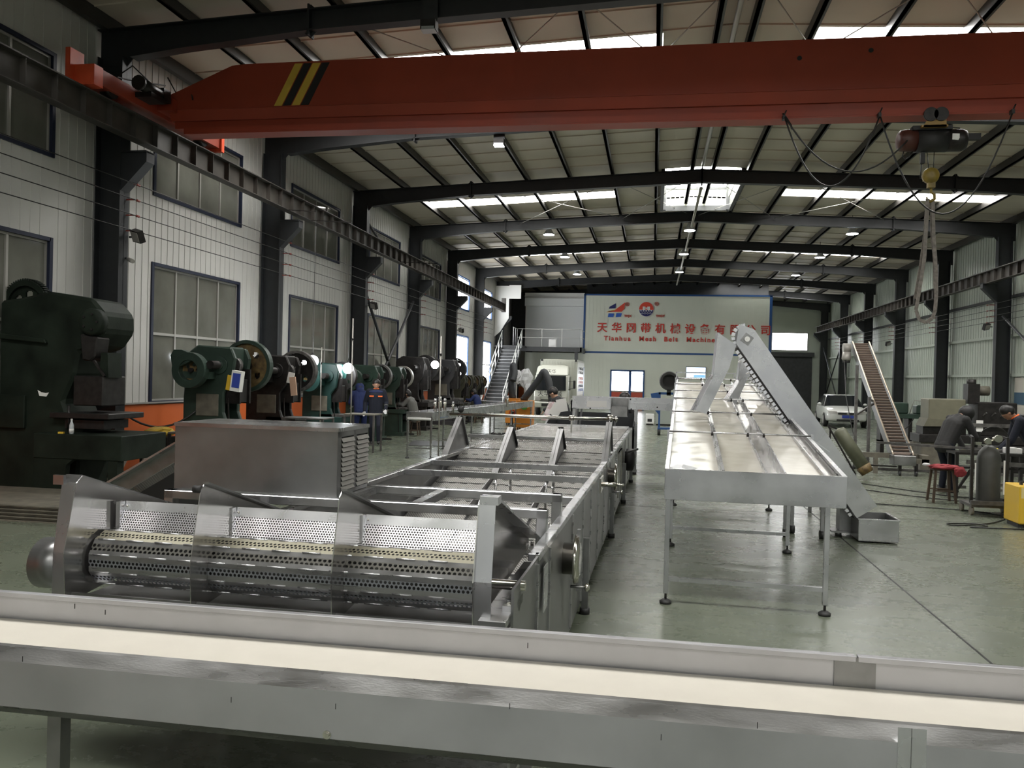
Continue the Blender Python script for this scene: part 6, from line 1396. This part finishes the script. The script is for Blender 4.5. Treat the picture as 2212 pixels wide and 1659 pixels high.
P('base_beam', DIRTY, t, ('box', 4.40, 5.66, 18.7, 18.78, .34, .44)); P('base_beam', DIRTY, t, ('box', 5.1, 5.66, 18.4, 18.48, .26, .36)); P('base_block', DIRTY, t, ('box', 5.52, 5.66, 18.4, 18.8, .24, .44)); P('base_bar', IRON, t, ('bar', (4.2, 18.2, .22), (5.0, 18.3, .20), .05, .03))
for x in (5.10, 5.42): P('caster_fork', IRON, t, ('box', x-.03, x+.03, 18.4, 18.46, .09, .26)); P('caster', RUB, t, ('tube', (x-.02, 18.43, .055), (x+.02, 18.43, .055), .055, 14))
P('base_post', DIRTY, t, ('box', 4.66, 4.74, 18.7, 18.78, 0, .34)); P('base_post', DIRTY, t, ('box', 4.42, 4.48, 18.7, 18.78, 0, .34))
# green dust tube leaning
t = thing('leaning_tube', 'long green grey tube lying tilted in a frame right of the bright elevator', 'tube', (4.0, 17.4, 0))
a, b_ = V((3.66, 17.5, .98)), V((4.16, 17.3, .20)); P('tube_body', pm('olive_tube', (.11, .115, .075), .45, noise=.15), t, ('lathe', [(.02, 0), (.11, .03), (.13, .08), (.13, .90)], a, b_-a, 20)); P('tube_cap', RUST, t, ('lathe', [(.145, .86), (.12, 1.02)], a, b_-a, 8)); P('carrying_frame', IRON, t, ('bar', (3.45, 17.4, 1.05), (3.95, 17.2, .12), .03), ('bar', (3.45, 17.4, 1.05), (3.62, 17.4, .98), .03)); P('frame_leg', IRON, t, ('bar', (3.50, 17.4, 1.0), (3.50, 17.5, 0), .03)); P('frame_leg', IRON, t, ('bar', (3.95, 17.2, .12), (3.95, 17.25, 0), .03))
# ================================================================== right side: welding bench, stool, cylinder trolley, machines
t = thing('welding_bench', 'dark steel welding bench with square tube legs between the two bending people', 'bench', (5.7, 15.2, 0))
P('bench_top', IRON, t, ('box', 5.02, 6.1, 15.0, 15.45, .74, .78)); P('work_bar', IRONL, t, ('bar', (3.9, 15.55, .86), (6.3, 15.2, .80), .05, .04)); P('angle_bar', IRONL, t, ('bar', (5.1, 15.05, .80), (6.1, 15.3, .80), .04))
for x, y in ((5.06, 15.05), (6.05, 15.05), (5.06, 15.4), (6.05, 15.4)): P('leg', IRON, t, ('box', x-.025, x+.025, y-.025, y+.025, 0, .74))
P('brace', IRON, t, ('bar', (5.1, 15.1, .15), (5.45, 15.1, .72), .04)); P('tray', IRON, t, ('box', 5.1, 6.0, 15.1, 15.4, .50, .53)); P('tray_rail', IRONL, t, ('bar', (5.2, 15.0, .62), (6.1, 15.0, .60), .05, .07))
P('wire_coil', CABLE, t, ('lathe2', [(.22, -.01), (.22, .01), (.205, .01), (.205, -.01)], (5.72, 15.3, 1.0), (.3, 1, .2), 32))
tag(P('white_box', WHITE, None, ('box', 5.82, 6.0, 15.08, 15.2, .782, .88), ('box', 6.0, 6.08, 15.08, 15.2, .782, .87), bevel=.005), 'small white and yellow box on the right of the welding bench', 'box')
s_ = stool('tall_stool', 'rough wooden stool with a red cloth over its seat before the welding bench', (4.66, 14.5), .55, WOOD, .34)
rc = thing('red_cloth', 'crumpled red cloth lying over the rough wooden stool', 'cloth', (4.66, 14.42, .55))
crumple((4.66, 14.42, .575), (.27, .20, .045), 21, 22).build('cloth_folds', REDC, rc); crumple((4.84, 14.24, .52), (.10, .04, .09), 22, 12).build('hanging_corner', REDC, rc)
tag(P('white_rag', GLOVE, None, ('sphere', (4.40, 14.45, .60), .055, 8, (1.2, 1, .5))), 'small white rag on the left end of the red cloth', 'cloth')
t = thing('gas_cylinder_trolley', 'tall dark grey gas cylinder with regulators strapped in a steel trolley', 'gas cylinder', (4.92, 13.3, 0))
P('cylinder', pm('grey_cylinder', (.045, .045, .04), .5, noise=.2), t, ('lathe', [(.155, .0), (.16, .02), (.16, .66), (.14, .75), (.08, .83), (.035, .86)], (4.93, 13.35, .16), (0, 0, 1), 28)); P('valve', STEELP, t, ('lathe', [(.025, 0), (.03, .03), (.02, .08)], (4.93, 13.35, 1.02), (0, 0, 1), 12), ('sphere', (4.97, 13.3, 1.12), .025, 8))
P('regulator', STEELP, t, ('tube', (4.88, 13.25, 1.08), (4.88, 13.31, 1.08), .045, 16), ('tube', (5.02, 13.25, 1.12), (5.02, 13.3, 1.12), .055, 16), ('tube', (4.88, 13.3, 1.08), (5.02, 13.3, 1.10), .012, 8), ('box', 4.72, 4.80, 13.28, 13.32, 1.02, 1.06))
for x in (4.69, 5.17): P('upright', IRON, t, ('box', x-.02, x+.02, 13.3, 13.34, .10, 1.12))
P('handle', IRON, t, ('bar', (4.69, 13.32, 1.12), (4.72, 13.5, 1.14), .03)); P('handle', IRON, t, ('bar', (5.17, 13.32, 1.12), (5.15, 13.5, 1.14), .03))
P('carrier_base', IRONL, t, ('box', 4.62, 5.24, 13.1, 13.6, .12, .16)); P('side_bar', IRONL, t, ('box', 4.60, 5.28, 13.05, 13.1, .16, .22))
for x in (4.64, 5.22): P('caster', DIRTY, t, ('tube', (x-.02, 13.15, .06), (x+.02, 13.15, .06), .06, 14)); P('caster', DIRTY, t, ('tube', (x-.02, 13.55, .06), (x+.02, 13.55, .06), .06, 14))
P('white_strap', PAPER, t, ('box', 5.11, 5.13, 13.28, 13.30, .3, .8), ('box', 4.72, 4.735, 13.28, 13.30, .35, .75))
t = thing('yellow_machine', 'bright yellow welding machine cut off by the right edge of the picture', 'machine', (5.25, 12.2, 0)); P('casing', YELB, t, ('box', 4.86, 5.5, 12.1, 12.6, .05, .56), bevel=.015); P('pale_panel', pm('pale_yellow_panel', (.66, .54, .24), .45), t, ('box', 4.88, 5.4, 12.095, 12.1, .40, .54)); P('top_handle', BLK, t, ('tube', (4.95, 12.3, .60), (5.3, 12.3, .60), .015, 8), ('box', 4.94, 4.97, 12.28, 12.32, .55, .61), ('box', 5.28, 5.31, 12.28, 12.32, .55, .61)); text('casing_lettering', 'n', .12, (4.965, 12.094, .28), BLK, t, .002)
for x in (4.9, 5.44): P('foot', RUB, t, ('box', x-.03, x+.03, 12.15, 12.5, 0, .05))
# long machine bench and old machines along the right wall
t = thing('old_lathe', 'long dark machine tool with beige head cover along the right wall', 'machine tool', (7, 20, 0))
P('bed', IRON, t, ('box', 5.9, 8.9, 19.9, 20.6, .62, .80), bevel=.01); P('bed_support', DIRTY, t, ('box', 5.95, 6.6, 19.95, 20.5, 0, .62)); P('bed_support', IRON, t, ('box', 7.6, 8.6, 19.95, 20.5, 0, .62)); P('head_cover', pm('beige_cover', (.15, .145, .10), .5, noise=.1), t, ('box', 6.08, 6.85, 19.9, 20.5, 1.10, 1.60), bevel=.02); P('cover_skirt', pm('dirty_beige', (.12, .115, .08), .5, noise=.15), t, ('prism', [(5.98, 19.88, .98), (6.9, 19.88, 1.0), (6.85, 19.88, 1.12), (6.06, 19.88, 1.16)], (0, .6, 0))); P('head_block', IRON, t, ('box', 6.0, 6.9, 20.0, 20.5, .80, 1.0))
P('carriage', IRON, t, ('box', 7.1, 7.9, 19.9, 20.5, .80, 1.55), bevel=.02); P('tool_turret', IRON, t, ('box', 6.95, 7.2, 20.1, 20.4, 1.50, 1.95), ('tube', (7.05, 20.2, 1.9), (7.05, 20.2, 2.05), .10, 12)); P('small_motor', DIRTY, t, ('tube', (7.2, 20.3, 1.80), (7.45, 20.3, 1.80), .11, 14)); P('white_tag', PAPER, t, ('box', 7.06, 7.20, 19.87, 19.885, .90, 1.15)); P('slide_rail', IRONL, t, ('box', 6.9, 8.9, 19.85, 19.9, 1.0, 1.08)); P('lower_rail', IRONL, t, ('box', 6.7, 8.9, 19.8, 19.9, .50, .60)); P('tail_stock', IRON, t, ('box', 8.1, 8.6, 19.95, 20.4, .80, 1.30), bevel=.02)
for k in range(4): P('lever', IRONL, t, ('bar', (7.2+.18*k, 19.88, 1.25), (7.23+.18*k, 19.78, 1.32), .03))
t = thing('pipe_vise_table', 'dark green machine on legs left of the beige headed machine tool', 'machine tool', (6.7, 24, 0))
P('table_top', GRN2, t, ('box', 6.1, 7.6, 23.8, 24.4, 1.0, 1.12), bevel=.01); P('machine_head', GRN2, t, ('box', 6.35, 6.8, 23.9, 24.3, 1.12, 1.42), bevel=.03); P('machine_head', GRN2, t, ('box', 7.0, 7.4, 23.9, 24.3, 1.12, 1.36), bevel=.03); P('wire_guard', ALU, t, ('path', [(6.85, 24, 1.12), (6.95, 24, 1.48), (7.3, 24, 1.48), (7.25, 24, 1.2)], .012))
for x in (6.15, 6.85, 7.5): P('leg', IRON, t, ('box', x-.05, x+.05, 23.9, 24.3, 0, 1.0))
P('shelf', IRON, t, ('box', 6.1, 7.5, 23.9, 24.3, .35, .39)); P('hanging_cables', CABLE, t, ('path', sag((5.9, 23.7, 1.1), (6.3, 23.8, 1.05), .25, 8), .012), ('path', sag((6.3, 23.7, 1.0), (6.9, 23.8, 1.0), .3, 8), .012))
tag(P('white_drum', DIRTY, None, ('tube', (6.6, 23.2, .012), (6.6, 23.2, .42), .16, 20)), 'small pale drum on the floor under the dark green machine', 'drum')
tag(P('wire_tangle', CABLE, None, ('path', [(5.6, 14.3, .02), (6.2, 14.5, .02), (6.5, 14.0, .02), (5.9, 13.8, .02), (5.5, 14.2, .02), (5.8, 14.9, .02), (6.4, 14.7, .02)], .012)), 'tangle of wires on the floor under the welding bench', 'cable')
for i, (p_, lb) in enumerate((([(3.6, 17.0, .012), (4.2, 16.2, .012), (5.2, 15.0, .012), (6.2, 15.2, .012), (8, 15.5, .012)], 'thin cable on the floor running behind the wooden stool'), ([(3.5, 15.9, .012), (4.1, 15.2, .012), (4.9, 14.6, .012), (6.0, 14.4, .012)], 'floor cable from the leaning tube towards the stool'), ([(3.0, 13.9, .012), (3.9, 13.7, .012), (4.8, 13.55, .012), (5.1, 13.0, .012), (4.6, 12.3, .012), (4.0, 11.95, .012), (3.95, 12.15, .012), (4.4, 12.25, .012), (4.5, 12.05, .012), (4.1, 11.9, .012), (4.9, 11.95, .012)], 'looped black cable on the floor before the gas cylinder trolley'), ([(5.1, 13.0, .012), (5.05, 12.7, .012), (5.0, 12.62, .012)], 'short cable between the cylinder trolley and the yellow machine'))):
    P_ = []
    for a, b_ in zip(p_, p_[1:]):
        for k in range(6): P_.append(V(a).lerp(V(b_), k/6))
    P_.append(V(p_[-1]))
    for _ in range(4): P_ = [P_[0]]+[(P_[j-1]+P_[j]*2+P_[j+1])/4 for j in range(1, len(P_)-1)]+[P_[-1]]
    m = MB(); m.path(P_, .009, 6); tag(m.build('floor_cable', CABLE), lb, 'cable')
for i, (x, y, w_, d_, h_, mt, r_, lb) in enumerate(((5.5, 16.6, .5, .1, .05, IRONL, .2, 'flat bar scrap behind the bench'), (6.3, 16.4, .6, .12, .04, DIRTY, -.3, 'pale board scrap below the bench'), (5.9, 14.9, .4, .1, .05, IRON, .1, 'dark scrap piece below the bench front'), (6.6, 17.2, .9, .1, .06, DIRTY, .05, 'long bar behind the right bending person'), (5.4, 14.05, .35, .07, .04, RUST, -.1, 'rusty flat bar near the cylinder trolley'), (7.2, 16.2, .8, .2, .08, IRONL, .1, 'wide steel scrap beyond the right bending person'))): tag(P('metal_scrap', mt, None, ('obox', (x, y, h_/2+.001), (w_, d_, h_), Matrix.Rotation(r_, 3, 'Z'))), lb, 'scrap')
tag(P('long_floor_rail', IRONL, None, ('bar', (4.0, 19.6, .03), (9.5, 19.0, .03), .06, .05)), 'long steel rail lying on the floor behind the welding bench', 'rail')
mt_ = P('floor_mat', IRON, None, ('obox', (-5.9, 21.8, .008), (1.0, 1.6, .012), Matrix.Rotation(.2, 3, 'Z'))); tag(mt_, 'flat dark steel mat on the floor beside the walking person', 'mat')

bake_texts()
